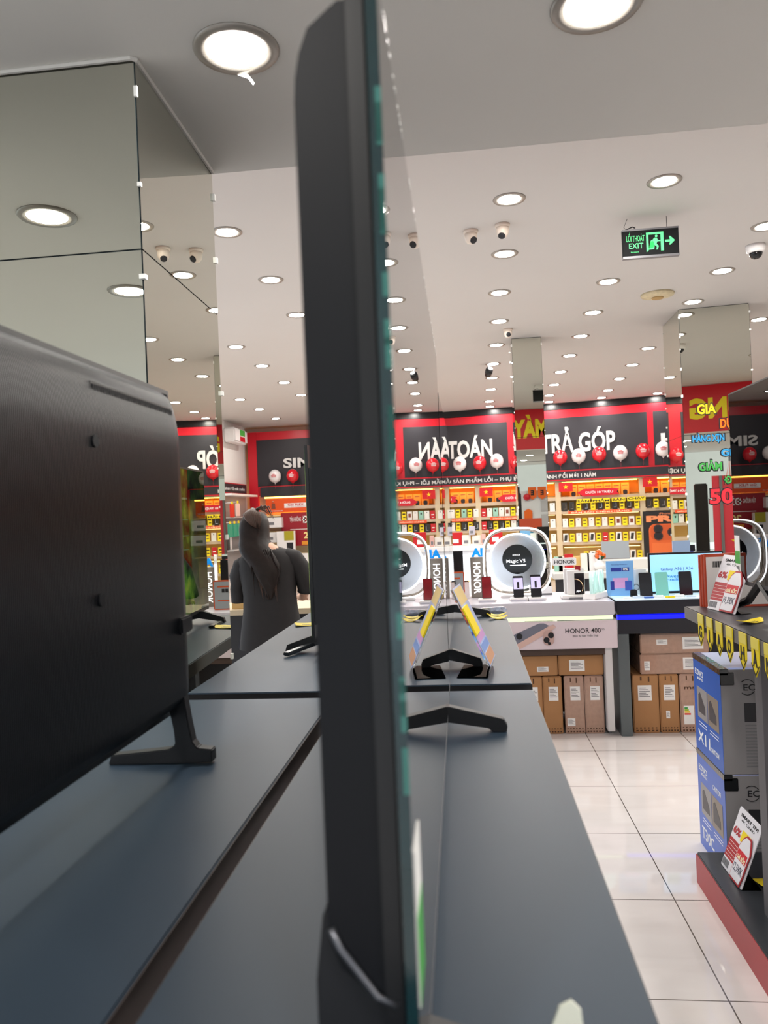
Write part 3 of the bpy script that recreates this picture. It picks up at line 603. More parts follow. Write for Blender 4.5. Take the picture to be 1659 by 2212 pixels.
# cartons under the counters
def parcel(label, x0, x1, z0, z1, y0=5.15, y1=5.5, m=carton, marks=(), group='brown cartons under the counters', split=None, word=None, bev=.006):
    t = thing('cardboard_box', label, 'cardboard box', (x0, y0, z0), 0, group); w_, h = x1-x0, z1-z0
    bx(t, 'box_body', 0, w_, 0, y1-y0, 0, h, m, bev)
    for (a, c, d, e_) in marks:
        l = bx(t, 'shipping_label', a*w_, c*w_, -.0012, 0, d*h, e_*h, paper); b = B()
        for i in range(6): b.box(a*w_+(c-a)*w_*.1, a*w_+(c-a)*w_*(.9-.15*(i % 3)), -.0018, -.0012, d*h+(e_-d)*h*(.25+.11*i), d*h+(e_-d)*h*(.29+.11*i), greyink)
        b.done('label_print', l)
    if h > w_:
        b = B()
        for i in range(6):
            b.box(w_*(.08+.15*i), w_*(.17+.15*i), -.0008, 0, h*.03, h*.055, mat('carton_ink', (84, 56, 36), .7)); b.box(w_*(.08+.15*i), w_*(.14+.15*i), -.0008, 0, h*.08, h*.1, MATS['carton_ink'])
        b.box(w_*.3, w_*.36, -.0008, 0, h*.9, h*.97, MATS['carton_ink']); b.box(w_*.6, w_*.66, -.0008, 0, h*.88, h*.97, MATS['carton_ink']); b.done('handling_marks', t)
    if word: tx(t, 'lettering', word, w_*.2, w_*.85, h*.74, h*.80, -.0005, MATS['carton_ink'], .02, .0006)
    return t
u = [(.3, .8, .58, .82)]
parcel('brown carton lying flat under the white counter, beside the black table', .22, .557, .385, .52, m=carton, marks=[(.6, .82, .2, .45)])
parcel('brown carton lying flat under the white counter, right of another', .562, .852, .385, .52, m=carton, marks=[(.24, .58, .2, .75)])
parcel('upright brown carton with white label, partly behind the table corner', .30, .452, 0, .38, marks=u); parcel('upright brown carton with white label, second under the white counter', .455, .578, 0, .38, marks=u)
parcel('plastic-wrapped upright carton under the white counter, left of a wrapped pair', .593, .72, 0, .38, m=carton2, marks=u+[(.1, .5, .14, .27)]); parcel('plastic-wrapped upright carton against the white counter leg', .723, .845, 0, .38, m=carton2, marks=u)
parcel('upright brown carton under the black counter, beside its leg', 1.03, 1.195, 0, .38, marks=[(.2, .72, .56, .82)]); parcel('upright brown carton under the black counter, middle of three', 1.2, 1.32, 0, .38, marks=[(.22, .8, .56, .82), (.3, .5, .25, .38)])
t = parcel('upright shrink-wrapped carton printed msi beside the blue appliance carton', 1.327, 1.46, 0, .38, m=carton2, word='msi'); l = bx(t, 'energy_label', .02, .085, -.0013, 0, .055, .175, paper)
for i, cm in enumerate(((60, 160, 70), (170, 200, 50), (240, 200, 40), (225, 60, 40))): bx(l, 'label_bar', .024, .045+i*.006, -.0018, -.0013, .155-i*.013, .166-i*.013, mat('bar%d' % i, cm, .5))
parcel('shrink-wrapped long carton on the pile under the black counter, upper of two', 1.09, 1.52, .515, .645, m=carton2, marks=[(.62, .92, .2, .8), (.24, .4, .45, .7)]); parcel('shrink-wrapped long carton on the pile under the black counter, lower of two', 1.085, 1.52, .383, .513, m=carton2, marks=[(.62, .92, .2, .8), (.06, .14, .2, .65)])

# ------------------------------------------------------------------ things on the white counter
CT = .877
rg = thing('ring_display', 'illuminated rounded ring display with a round black plate reading Magic V5', 'illuminated sign', (.34, 5.42, CT))
pts = []
for i in range(48):
    a = 2*PI*i/48; cx, sx = math.cos(a), math.sin(a); e = 2/3.2; pts.append((.232*abs(cx)**e*(1 if cx > 0 else -1), 0, .25+.232*abs(sx)**e*(1 if sx > 0 else -1)))
B().tube(pts, .0055, glowwhite, 8, True).done('outer_light_ring', rg, True)
B().tube([(x*.97, .03, .25+(z-.25)*.97) for x, y, z in pts], .013, mat('ring_body', (150, 140, 130), .15, .8), 8, True).done('ring_body', rg, True)
B().tube([(.192*math.cos(2*PI*i/40), .0, .25+.192*math.sin(2*PI*i/40)) for i in range(40)], .006, glowwhite, 8, True).done('inner_light_ring', rg, True)
B().prism(circ(0, .25, .186, n=40), 'y', .012, .018, mat('frosted_disc', (224, 234, 244), .25, trans=.75, ior=1.2)).done('clear_disc', rg)
d = B().prism(circ(.0, .265, .103, n=36), 'y', -.008, .010, mat('gloss_black_plate', (14, 14, 16), .05)).done('black_plate', rg)
tx(d, 'lettering', 'Magic V5', -.075, .055, .235, .265, -.0085, glowtext, .005, .001); tx(d, 'small_lettering', 'HONOR', -.03, .02,   .29, .30, -.0085, glowtext, .0, .001); bx(d, 'small_lettering', -.05, .06, -.0095, -.0085, .222, .226, glowwhite)
bx(rg, 'foot', -.12, .12, -.03, .06, 0, .02, white, .004)
hp = thing('sign_pillar', 'grey brand pillar with white vertical HONOR letters and a blue AI top', 'brand pillar', (.07, 5.46, CT))
bx(hp, 'column', -.055, .04, 0, .09, 0, .285, mat('pillar_taupe', (140, 134, 124), .4), .003)
tx(hp, 'lettering', 'HONOR', -.22, .0, -.028, .022, 0, glowtext, .015, .004, rot=(0, PI/2, 0), loc=(-.008, -.001, .03))
tx(hp, 'blue_letters', 'AI', -.045, .035, .288, .35, .03, mat('ai_blue', (0, 150, 245), .3, emit=.5), .05, .02); B().prism(star(.05, .34, .024), 'y', .0, .02, MATS['ai_blue']).done('blue_spark', hp)
ah = thing('brochure_holder', 'tall clear acrylic box with white papers beside the grey pillar', 'acrylic holder', (-.055, 5.42, CT))
bx(ah, 'acrylic_box', -.075, .06, 0, .09, .12, .375, clear); bx(ah, 'paper_stack', -.055, .02, .02, .07, .13, .335, mat('paper_white', (232, 236, 245), .4)); bx(ah, 'plinth', -.06, .055, .0, .09, 0, .12, white, .004)
fr = thing('framed_notice', 'grey notice board with rounded orange frame standing behind the black table', 'notice board', (-.08, 5.24, CT))
B().prism(rrect(-.10, .05, 0, .205, .012), 'y', 0, .012, mat('frame_orange', (196, 82, 40), .4)).done('frame', fr); bx(fr, 'notice_sheet', -.095, .042, -.001, 0, .008, .195, mat('notice_grey', (150, 156, 160), .4))
b = B(); b.box(-.08, .02, -.002, -.001, .155, .166, MATS['frame_orange']).box(-.08, .02, -.002, -.001, .06, .068, MATS['frame_orange']).box(-.055, -.035, -.002, -.001, .12, .145, ink).box(-.03, -.01, -.002, -.001, .12, .145, ink); b.done('printed_marks', fr)
def phone(label, x, y, picm, w_=.068, h=.15, tilt=.22, base=True, split=None, body=None, group='display phones on the counters', rz=0):
    t = thing('display_phone', label, 'phone', (x, y, .877), rz, group)
    if base: bx(t, 'stand_base', -.06, .06, -.05, .05, 0, .018, white, .004); bx(t, 'price_label', -.055, .045, -.062, -.048, .0, .012, mat('label_silver', (196, 196, 206), .3))
    zb = .02 if base else .001
    o = B().prism(rrect(-w_/2, w_/2, 0, h, .008), 'y', 0, .009, body or soft_black).done('phone_body', t); o.location = (0, 0, zb); o.rotation_euler = (-tilt, 0, 0)
    s_ = B().prism(rrect(-w_/2+.003, w_/2-.003, .003, h-.003, .006), 'y', -.001, 0, picm).done('phone_screen', o)
    if split: bx(s_, 'camera_picture', -w_/2+.004, w_/2-.004, -.0016, -.001, h*.38, h*.9, split); bx(s_, 'dark_figure', -.008, .006, -.002, -.0016, h*.42, h*.72, ink)
    return t, s_
redpic = mat('red_wallpaper', (120, 14, 24), .08, noise=.9, nscale=18, emit=.25)
phone('phone with dark red picture on a white stand before the grey pillar', .118, 5.24, redpic, .066, .148)
phone('phone with camera picture, left one in front of the lit ring', .330, 5.24, scr_dark, .07, .145, split=scr_lilac); phone('phone with camera picture, right one in front of the lit ring', .447, 5.24, scr_dark, .072, .15, split=scr_lilac)
t = thing('boxed_phone_display', 'phone with a planet picture on a long white stand with boxes behind', 'phone display', (.72, 5.26, CT))
bx(t, 'stand_base', -.11, .10, -.05, .05, 0, .022, white, .006); bx(t, 'price_label', -.06, .04, -.062, -.048, 0, .013, greyink)
o = bx(t, 'phone_body', -.02, .05, 0, .01, .022, .172, white, .004); bx(o, 'phone_screen', -.017, .047, -.001, 0, .026, .168, mat('planet_dark', (24, 14, 16), .08)); tx(o, 'lettering', 'AI+', -.008, .02, .04, .055, -.0012, glowtext, .01, .0005)
B().tube([(-.017+.055*math.sin(a), -.0015, .075+.055*math.cos(a)) for a in [math.radians(q) for q in range(0, 125, 12)]], .0025, mat('planet_rim', (226, 190, 150), .4, emit=.4), 6).done('planet_arc', o)
bx(t, 'white_box', -.06, .02, .03, .07, .022, .185, white, .003); bx(t, 'white_box', -.075, .06, .08, .12, .022, .195, white, .003); bx(t, 'red_card', .0, .035, .07, .075, .18, .212, dred)
t = thing('brand_sign', 'small white tablet sign reading HONOR in black', 'sign', (.68, 5.55, CT))
B().prism(rrect(-.085, .08, .20, .255, .01), 'y', 0, .01, white).done('sign_board', t); tx(t, 'lettering', 'HONOR', -.072, .068, .213, .240, -.0005, ink, .01, .001); bx(t, 'stem', -.01, .01, .01, .016, 0, .2, clear)
t = thing('letter_block', 'wedge shaped white base with standing lit HONOR letters at the counter corner', 'sign', (.835, 5.25, CT), .95)
B().prism([(-.10, 0), (.10, 0), (.085, .035), (-.085, .035)], 'y', -.045, .045, white).done('wedge_base', t, bev=.003); tx(t, 'letters', 'HONOR', -.09, .09, .035, .185, -.005, mat('lit_letters', (200, 235, 228), .3, emit=.25), .0, .02)
t = thing('cash_tray', 'low grey folded tray behind the phones on the white counter', 'tray', (.50, 5.55, CT)); bx(t, 'tray', -.08, .08, -.04, .04, 0, .012, grey); bx(t, 'cutout_front', -.08, .08, -.04, -.035, .012, .06, white)
# ------------------------------------------------------------------ things on the black counter
t = thing('poster', 'light blue poster with TV and phone pictures on the black counter', 'poster', (1.0, 5.3, .88))
o = bx(t, 'poster_sheet', -.08, .098, 0, .006, 0, .235, mat('poster_blue', (132, 190, 246), .3)); b = B()
b.box(-.05, .02, -.001, 0, .165, .19, mat('poster_navy', (40, 60, 160), .4)).box(.025, .07, -.001, 0, .165, .19, MATS['poster_navy']); b.done('blue_badge', o)
tx(o, 'lettering', '0%', .03, .062, .17, .187, -.0011, paper, .03, .0006); tx(o, 'heading', 'Samsung Finance+', -.045, .06, .205, .214, -.0005, MATS['poster_navy'], .0, .0006); bx(o, 'tv_picture', -.04, .06, -.0011, 0, .05, .12, mat('poster_pink', (226, 170, 226), .4)); bx(o, 'speaker_picture', -.055, -.03, -.0016, 0, .04, .1, MATS['poster_navy']); bx(o, 'tablet_picture', .04, .085, -.0018, 0, .035, .1, mat('poster_mid', (70, 100, 200), .4))
t = thing('monitor', 'wide screen with light blue advert standing on the black counter', 'monitor', (1.34, 5.36, .88)); bx(t, 'frame', -.13, .36, 0, .02, .0, .275, soft_black, .003)
s_ = bx(t, 'screen_panel', -.118, .35, -.001, 0, .016, .262, scr_blue); tx(s_, 'lettering', 'Galaxy A56 | A36', -.05, .16, .15, .175, -.0012, MATS['poster_navy'], .0, .0006); tx(s_, 'lettering', 'Awesome', -.02, .13, .105, .128, -.0012, bcol, .01, .0006); tx(s_, 'lettering', 'Intelligence', -.02, .15, .08, .102, -.0012, bcol, .01, .0006)
phone('dark phone leaning on the black counter, beside the light blue poster', 1.165, 5.24, scr_dark, .082, .158, .15, False, rz=.05); phone('pale green phone leaning in front of the wide lit screen', 1.268, 5.24, scr_teal, .082, .158, .15, False, rz=.05, body=scr_teal); phone('dark phone in front of the wide lit screen beside the cartons', 1.42, 5.24, scr_dark, .082, .158, .15, False, rz=.05)
t = thing('gadget_case', 'small open black earbud case on the lit counter top', 'earbud case', (1.075, 5.2, .88)); B().prism(rrect(-.022, .022, 0, .05, .014), 'y', 0, .02, soft_black).done('case_lid', t); bx(t, 'case_base', -.024, .024, -.03, .02, 0, .014, soft_black, .004)
t = thing('card_stand', 'white info card with headset picture behind the dark phone', 'info card', (1.13, 5.34, .88)); bx(t, 'card', -.04, .06, 0, .004, 0, .17, paper); B().tube([(-.01+.02*math.cos(a), -.002, .05+.02*math.sin(a)) for a in [2*PI*i/14 for i in range(14)]], .003, greyink, 6, True).done('printed_ring', t)
for k in range(7):
    x = 1.02+k*.066; o = bx(None, 'price_label', -.03, .03, -.014, .014, 0, .010+.004*(k % 2), (paper, mat('label_pale', (214, 226, 240), .3), mat('label_blue', (70, 110, 190), .4), paper, yellow, paper, MATS['label_pale'])[k], .002)
    o.location = (x, 5.125+.02*(k % 2), .88); tag(o, f'small price label along the lit counter edge, {ORD[k]} from the white counter', 'price label', 'price labels on the black counter')
t = thing('info_board', 'pale blue feature board with switches behind the wide screen', 'info board', (1.50, 5.62, .88)); o = bx(t, 'board', -.06, .06, 0, .01, .15, .34, mat('board_blue', (160, 182, 214), .4))
for k in range(2): bx(o, 'switch_row', -.05, .05, -.002, 0, .18+.05*k, .205+.05*k, MATS['poster_navy'])
bx(t, 'stem', -.01, .01, .0, .01, 0, .15, grey)

# ------------------------------------------------------------------ back wall right of the screen: frieze, balloons, shelves
TH = math.atan(-.17); WO = Vector((0, 15.93, 0)); WN = Vector((math.sin(TH), -math.cos(TH), 0)); WU = Vector((math.cos(TH), math.sin(TH), 0))
def W(px, py, off=0):
    d = ray(px, py); q = EYE+d*(WN.dot(WO+WN*off-EYE)/WN.dot(d)); return (q-WO).dot(WU), q.z
def wthing(name, label, cat, u, z, off=0, group=None): return thing(name, label, cat, WO+WU*u+WN*off+Vector((0, 0, z)), TH, group)
fz = wthing('sign_fascia', 'long red framed black sign fascia reading THANH TOÁN and TRẢ GÓP', 'shop sign', 0, 0)
bx(fz, 'red_frame', -2.6, 7.5, 0, .08, 2.19, 3.41, red); 
for a, c in ((-1.6, .91), (1.15, 3.60), (3.71, 6.5)): bx(fz, 'black_panel', a, c, -.004, 0, 2.21, 3.25, signblack)
bx(fz, 'text_band', -2.6, 7.5, -.05, .1, 2.02, 2.18, signblack); bx(fz, 'red_trim', -2.6, 7.5, -.055, -.05, 2.18, 2.2, red); bx(fz, 'red_trim', -2.6, 7.5, -.055, -.05, 2.0, 2.02, red)
tx(fz, 'lettering', 'THANH', -1.45, -.45, 2.56, 2.92, -.005, letter, .03, .03); tx(fz, 'lettering', 'TOÁN', -.33, .6, 2.56, 3.02, -.005, letter, .03, .03)
tx(fz, 'lettering', 'TRẢ GÓP', 1.56, 3.0, 2.55, 3.06, -.005, letter, .03, .03); tx(fz, 'lettering', 'HỖ TRỢ', 3.84, 5.6, 2.5, 2.95, -.005, letter, .03, .03)
tx(fz, 'band_lettering', 'CHO SẢN PHẨM LỖI – PHỤ KIỆN', -.55, 1.28, 2.035, 2.17, -.051, letter, .02, .004); tx(fz, 'band_lettering', 'BẢO HÀNH ĐỔI MỚI 1 NĂM', 1.0+.33, 2.61, 2.05, 2.17, -.051, letter, .02, .004)
tx(fz, 'band_lettering', 'BẢO HÀNH PHỤ KIỆN', 3.95, 5.3, 2.05, 2.15, -.051, letter, .02, .004)
bx(None, 'recess_shade', 0, 1, 0, 1, 0, 1, soft_black); o = bpy.data.objects['recess_shade']; o.location = WO+WU*-2.6+WN*-.02+Vector((0, 0, 3.42)); o.rotation_euler = (0, 0, TH); o.scale = (10, .3, .125); tag(o, kind='structure')  # black block stands in for the shade of the recess above the fascia
pr_red = mat('balloon_red', (206, 26, 40), .22, coat=.3); pr_white = mat('balloon_white', (226, 222, 222), .25, coat=.3)
def balloon_proto(m, print_m):
    t = thing('balloon', 'x', 'balloon', group='balloons in front of the sign fascia')
    prof = [(.001, -.165), (.02, -.16), (.055, -.135)]+[(.135*math.sin(a), -.01+.15*-math.cos(a)*1.0) for a in [math.radians(q) for q in range(40, 176, 9)]]+[(.001, .14)]
    B().lathe(prof, m, 24).done('envelope', t, True); B().lathe([(.014, -.18), (.006, -.165)], m, 10).done('knot', t); B().tube([(0, 0, -.175), (.004, 0, -.23), (.0, 0, -.28)], .003, mat('balloon_stick', (150, 60, 70), .5), 5).done('stick', t)
    b = B()
    for i, (a, z) in enumerate(((.03, .03), (.055, .008), (.05, -.012), (.045, -.03))): b.box(-a, a, -.1385+abs(z)*.12, -.130, z-.006, z+.006 if i == 1 else z+.003, print_m)
    b.done('printed_text', t); return t
BP = {'w': balloon_proto(pr_white, red), 'r': balloon_proto(pr_red, pr_white)}; used = set()
def put_balloon(k, loc, rz, label):
    o = BP[k] if k not in used else copy_tree(BP[k]); used.add(k); o.location = loc; o.rotation_euler = (0, 0, rz); o['label'] = label
names = {'w': 'white', 'r': 'red'}
for k, (c_, px, py) in enumerate([('r', 952, 1004), ('w', 993, 1001), ('r', 1036, 999), ('w', 1073, 995), ('r', 1116, 999), ('r', 1210, 987), ('w', 1250, 984), ('r', 1294, 980), ('w', 1340, 977), ('r', 1389, 973), ('w', 1432, 969), ('r', 1478, 966), ('w', 1524, 962)]):
    u_, z_ = W(px, py, .17)
    place = ['half hidden by the black television edge', 'below the T of TOÁN', 'below the A of TOÁN', 'below the N of TOÁN', 'half hidden behind the slim column', 'below the T and R of TRẢ', 'between the words TRẢ and GÓP', 'below the O of GÓP', 'right after the P of GÓP', 'before the red divider of the fascia', 'below the lone H beside the sticker column', 'behind the sticker column, first', 'behind the sticker column, second'][k]
    put_balloon(c_, WO+WU*u_+WN*.17+Vector((0, 0, z_)), TH, f'{names[c_]} printed balloon {place}')

# shelf units
backwarm = mat('glow_tint_orange', (238, 150, 30), .5); backy = mat('shelf_back', (222, 190, 120), .6); boxw = mat('phone_box_white', (230, 228, 220), .35); boxk = mat('phone_box_black', (46, 44, 40), .35); boxr = mat('gift_red', (190, 30, 36), .4); boxg = mat('mint', (150, 200, 180), .4); boxb = mat('box_brown', (130, 70, 50), .4)
_pm = {}
def item_mesh(kind):
    if kind in _pm: return _pm[kind]
    b = B()
    if kind == 'yellow_tag': b.box(-.045, .045, -.004, 0, 0, .17, yellow).box(-.03, .03, -.005, -.004, .11, .14, yell_dark).box(-.03, .02, -.005, -.004, .05, .07, yell_dark).box(-.02, .02, 0, .03, 0, .006, yellow)
    else:
        body, pic_ = {'white': (boxw, greyink), 'black': (boxk, chrome), 'red': (boxr, paper), 'mint': (boxg, ink), 'brown': (boxw, boxb), 'device': (boxw, boxk)}[kind]
        b.box(-.05, .05, 0, .05, 0, .175, body)
        if kind == 'white': b.box(-.01, .012, -.001, 0, .13, .15, pic_)
        elif kind == 'black': b.prism([(-.02, .04), (.03, .04), (.03, .13), (.022, .13), (.022, .05), (-.02, .05)], 'y', -.001, 0, pic_)
        elif kind == 'red': b.box(-.03, .03, -.001, 0, .08, .1, pic_).box(-.02, .02, -.001, 0, .03, .04, pic_)
        elif kind == 'mint': b.box(-.015, .015, -.001, 0, .1, .14, pic_)
        elif kind == 'brown': b.prism(rrect(-.028, .028, .05, .13, .006), 'y', -.001, 0, pic_)
        else: b.prism([(-.035, .03), (.02, .03), (.035, .15), (-.02, .15)], 'y', -.001, 0, pic_)
    o = b.done('x'); _pm[kind] = o.data; bpy.data.objects.remove(o); return _pm[kind]
WORD = {'white': 'white phone box', 'black': 'black phone box', 'red': 'red printed phone box', 'mint': 'mint coloured phone box', 'brown': 'phone box with brown picture', 'device': 'white box with dark phone picture', 'yellow_tag': 'yellow price card'}
def shelf_item(kind, u, z, where, off=-.03):
    o = bpy.data.objects.new('price_card' if kind == 'yellow_tag' else 'phone_box', item_mesh(kind)); C.objects.link(o)
    o.location = WO+WU*u+WN*off+Vector((0, 0, z)); o.rotation_euler = (0, 0, TH)
    return tag(o, f'{WORD[kind]}, {where}', 'price card' if kind == 'yellow_tag' else 'phone box', 'yellow price cards on the shelves' if kind == 'yellow_tag' else 'phone boxes on the wall shelves')
def unit(label, u0, u1, rows):
    t = wthing('display_shelf', label, 'shelf unit', u0, 0, -.05, 'phone shelves along the back wall'); w_ = u1-u0
    bx(t, 'back_panel', .05, w_-.05, .36, .38, 0, 2.0, backy); bx(t, 'glow_tinted_panel', .05, w_-.05, .34, .36, rows[0]+.03, 1.99, backwarm)  # orange panel carries the warm glow of the top row in its colour
    for a in (0, w_-.05): bx(t, 'side_panel', a, a+.05, 0, .38, 0, 2.0, beige)
    bx(t, 'top_panel', .05, w_-.05, 0, .38, 1.97, 2.0, beige); bx(t, 'warm_light', .08, w_-.08, .05, .09, 1.955, 1.97, warmglow)
    for z in rows: bx(t, 'shelf_board', .05, w_-.05, .02, .36, z-.05, z-.02, beige); bx(t, 'price_rail', .05, w_-.05, .0, .02, z-.075, z-.005, mat('rail_clear', (196, 176, 150), .2))
    for z in rows[1:]: bx(t, 'warm_light', .08, w_-.08, .04, .06, z+.24-.012, z+.24-.005, mat('soft_warm_strip', (255, 214, 140), emit=5))
    return t
RB = [1.68, 1.41, 1.09, .79, .43]; RA = [1.64, 1.36, 1.09, .8]
unit('beige lit phone shelf left of the slim column', -1.6, .25, RA); unit('beige lit phone shelf just left of the slim column, right bay', .25, 1.16, RA)
unit('narrow beige shelf edge just right of the slim column', 1.18, 1.86, RB); unit('wide beige lit phone shelf right of the slim column', 1.86, 3.46, RB); unit('beige lit shelf with the tall orange phone poster', 3.46, 5.0, RB[:2]); unit('beige lit shelf behind the sticker column', 5.0, 6.6, RB)
def row(kinds, u0, u1, z, where, off=-.04):
    n = len(kinds); c = 0
    for i, k in enumerate(kinds):
        if k == '-': continue
        shelf_item({'w': 'white', 'k': 'black', 'r': 'red', 'm': 'mint', 'b': 'brown', 'd': 'device', 'y': 'yellow_tag'}[k], u0+(u1-u0)*i/max(1, n-1), z-.02, f'{ORD[c]} on the {where}', off+(.02 if k == 'y' else 0)); c += 1
sB = 'shelf of the wide unit'; sA = 'shelf left of the slim column'; sC = 'shelf above the orange poster'; sD = 'shelf behind the sticker column'
row('kkykykykyky', 1.98, 3.35, RB[1], 'second '+sB); row('wywywywybyby', 1.98, 3.37, RB[2], 'third '+sB); row('dywydyrydydy', 1.98, 3.37, RB[3], 'fourth '+sB); row('---ydywywydy', 1.98, 3.37, RB[4], 'lowest '+sB)
row('kykyky', 3.58, 4.2, RB[1], 'second '+sC); row('wywywy', 5.1, 6.4, RB[1], 'second '+sD); row('mywymy', 5.1, 6.4, RB[2], 'third '+sD); row('wywywy', 5.1, 6.4, RB[3], 'fourth '+sD); row('rywyry', 5.1, 6.4, RB[4], 'lowest '+sD)
row('wywymyw', -.55, .2, RA[1], 'second left-bay '+sA); row('rwmwbyw', .36, 1.08, RA[1], 'second right-bay '+sA); row('mywykyk', -.55, .2, RA[2], 'third left-bay '+sA); row('rkykywm', .36, 1.08, RA[2], 'third right-bay '+sA)
row('yw', 1.5, 1.74, RB[1], 'second shelf beside the slim column'); row('yw', 1.5, 1.74, RB[2], 'third shelf beside the slim column'); row('yw', 1.5, 1.74, RB[3], 'fourth shelf beside the slim column')
# headset blisters on the lit top shelves
def blister(u, z, where):
    k = 'blister'
    if k not in _pm:
        b = B(); b.box(-.075, .075, 0, .012, 0, .25, mat('blister_orange', (240, 166, 60), .4)).prism(rrect(-.04, .04, .02, .11, .025), 'y', -.03, 0, mat('headset_black', (44, 38, 40), .35)).box(-.05, .05, -.001, 0, .19, .205, boxb); o = b.done('x'); _pm[k] = o.data; bpy.data.objects.remove(o)
    o = bpy.data.objects.new('accessory_pack', _pm[k]); C.objects.link(o); o.location = WO+WU*u+WN*-.2+Vector((0, 0, z-.02)); o.rotation_euler = (0, 0, TH)
    tag(o, f'orange accessory pack with black pouch, {where}', 'accessory pack', 'orange accessory packs on the top shelves')
for i in range(7): blister(2.16+i*.165, RB[0], f'{ORD[i]} on the top shelf of the wide unit')
for i in range(5): blister(3.72+i*.17, RB[0], f'{ORD[i]} on the top shelf above the orange poster')
for i in range(5): blister(-.55+i*.155, RA[0], f'{ORD[i]} in the left bay beside the black television'); 
for i in range(4): blister(.48+i*.17, RA[0], f'{ORD[i]} in the right bay beside the slim column')
for i in range(5): blister(5.2+i*.2, RB[0], f'{ORD[i]} on the top shelf behind the sticker column')
# flags, arrows, strip banners
def flag(u, z, where):
    t = wthing('flag', f'small red flag with yellow star {where}', 'flag', u, z, .02, 'red star flags'); bx(t, 'cloth', -.135, .135, 0, .004, -.09, .09, mat('flag_red', (200, 18, 24), .5)); B().prism(star(0, 0, .05), 'y', -.003, 0, mat('flag_star', (250, 210, 30), .5)).done('star', t)
for p, wh in (((1050, 1063), 'on the unit left of the slim column'), ((1222, 1052), 'on the wide unit right of the slim column'), ((1404, 1041), 'above the orange phone poster'), ((938, 1067), 'behind the black television edge')):
    u_, z_ = W(*p, .02); flag(u_, z_, wh)
def arrow(px0, px1, py, text, label):
    u0, z_ = W(px0, py, .03); u1, _ = W(px1, py, .03)
    t = wthing('arrow_sign', label, 'arrow sign', u0, z_, .03, 'red arrow signs on the shelves'); w_ = u1-u0
    B().prism([(0, 0), (.12, .075), (w_-.1, .07), (w_, .05), (w_-.05, 0), (w_, -.06), (.12, -.075)], 'y', 0, .006, red).done('arrow_board', t); tx(t, 'lettering', text, .16, w_-.12, -.032, .036, -.001, paper, .015, .003)
arrow(1247, 1338, 1065, 'DƯỚI 10 TRIỆU', 'red arrow sign DƯỚI 10 TRIỆU on the wide unit'); arrow(1075, 1150, 1077, 'DƯỚI 6 TRIỆU', 'red arrow sign DƯỚI 6 TRIỆU beside the slim column'); arrow(1450, 1520, 1056, 'TRÊN 10 TRIỆU', 'red arrow sign at the sticker column mirror'); arrow(915, 988, 1082, 'DƯỚI 3 TRIỆU', 'red arrow sign cut by the black television edge')
t = wthing('letter_garland', 'yellow letter cards spelling SẢN PHẨM BÁN CHẠY across the wide unit', 'garland', 2.22, 1.58, .02)
x = 0
for wd in ('SẢN', 'PHẨM', 'BÁN', 'CHẠY'):
    L = .085*len(wd); bx(t, 'yellow_cards', x, x+L, 0, .003, -.04, .04, yellow); tx(t, 'lettering', wd, x+.015, x+L-.015, -.026, .034, -.001, ink, .02, .002); x += L+.035
for u0, u1, z, nm in ((2.05, 3.25, RB[1]-.05, 'wide unit'), (.5, 1.12, RA[1]-.06, 'bay left of the slim column'), (-.5, .15, RA[1]-.06, 'bay beside the black television')):
    t = wthing('shelf_strip', f'orange red lettered strip along the second shelf of the {nm}', 'strip banner', u0, z, .055, 'red shelf strips'); bx(t, 'strip', 0, u1-u0, 0, .004, -.035, .03, mat('strip_orange', (226, 84, 40), .45)); tx(t, 'lettering', 'ĐẢM BẢO CHÍNH HÃNG', .05, u1-u0-.05, -.02, .02, -.001, mat('strip_cream', (250, 226, 190), .5), .01, .002)
# tall orange phone poster
u0, z1 = W(1388, 1105, .03); u1, _ = W(1500, 1100, .03); _, z0 = W(1392, 1212, .03)
t = wthing('phone_poster', 'tall black poster with a huge orange phone and PRO lettering', 'poster', u0, z0, .03); w_, h = u1-u0, z1-z0
bx(t, 'poster_sheet', 0, w_, 0, .01, 0, h, mat('poster_black', (28, 27, 28), .4)); om = mat('poster_orange', (214, 96, 40), .4)
tx(t, 'lettering', 'PRO', .06, w_*.92, h*.78, h*.91, -.001, mat('poster_peach', (236, 140, 90), .4), .06, .004); tx(t, 'small_lettering', 'iPhone 17', w_*.32, w_*.66, h*.925, h*.965, -.001, MATS['poster_peach'], .0, .003)
o = B().prism(rrect(.1, w_*.95, 0, h*.74, .12), 'y', -.006, 0, om).done('phone_picture', t); B().prism(rrect(.13, w_*.93, h*.42, h*.72, .1), 'y', -.012, -.006, mat('poster_orange2', (196, 84, 36), .4)).done('camera_plateau', o)
b = B()
for cx, cz in ((.27, h*.64), (.27, h*.50), (.52, h*.57)): b.prism(circ(cx, cz, .085), 'y', -.02, -.012, mat('lens_ring', (60, 48, 46), .3)); b.prism(circ(cx, cz, .06), 'y', -.024, -.02, ink)
b.done('camera_lenses', o); B().prism(circ(.9*w_*.93, h*.65, .045), 'y', -.018, -.012, paper).done('flash', o); bx(o, 'lower_panel', .15, w_*.9, -.008, -.006, 0, h*.36, mat('poster_orange3', (224, 110, 52), .4))

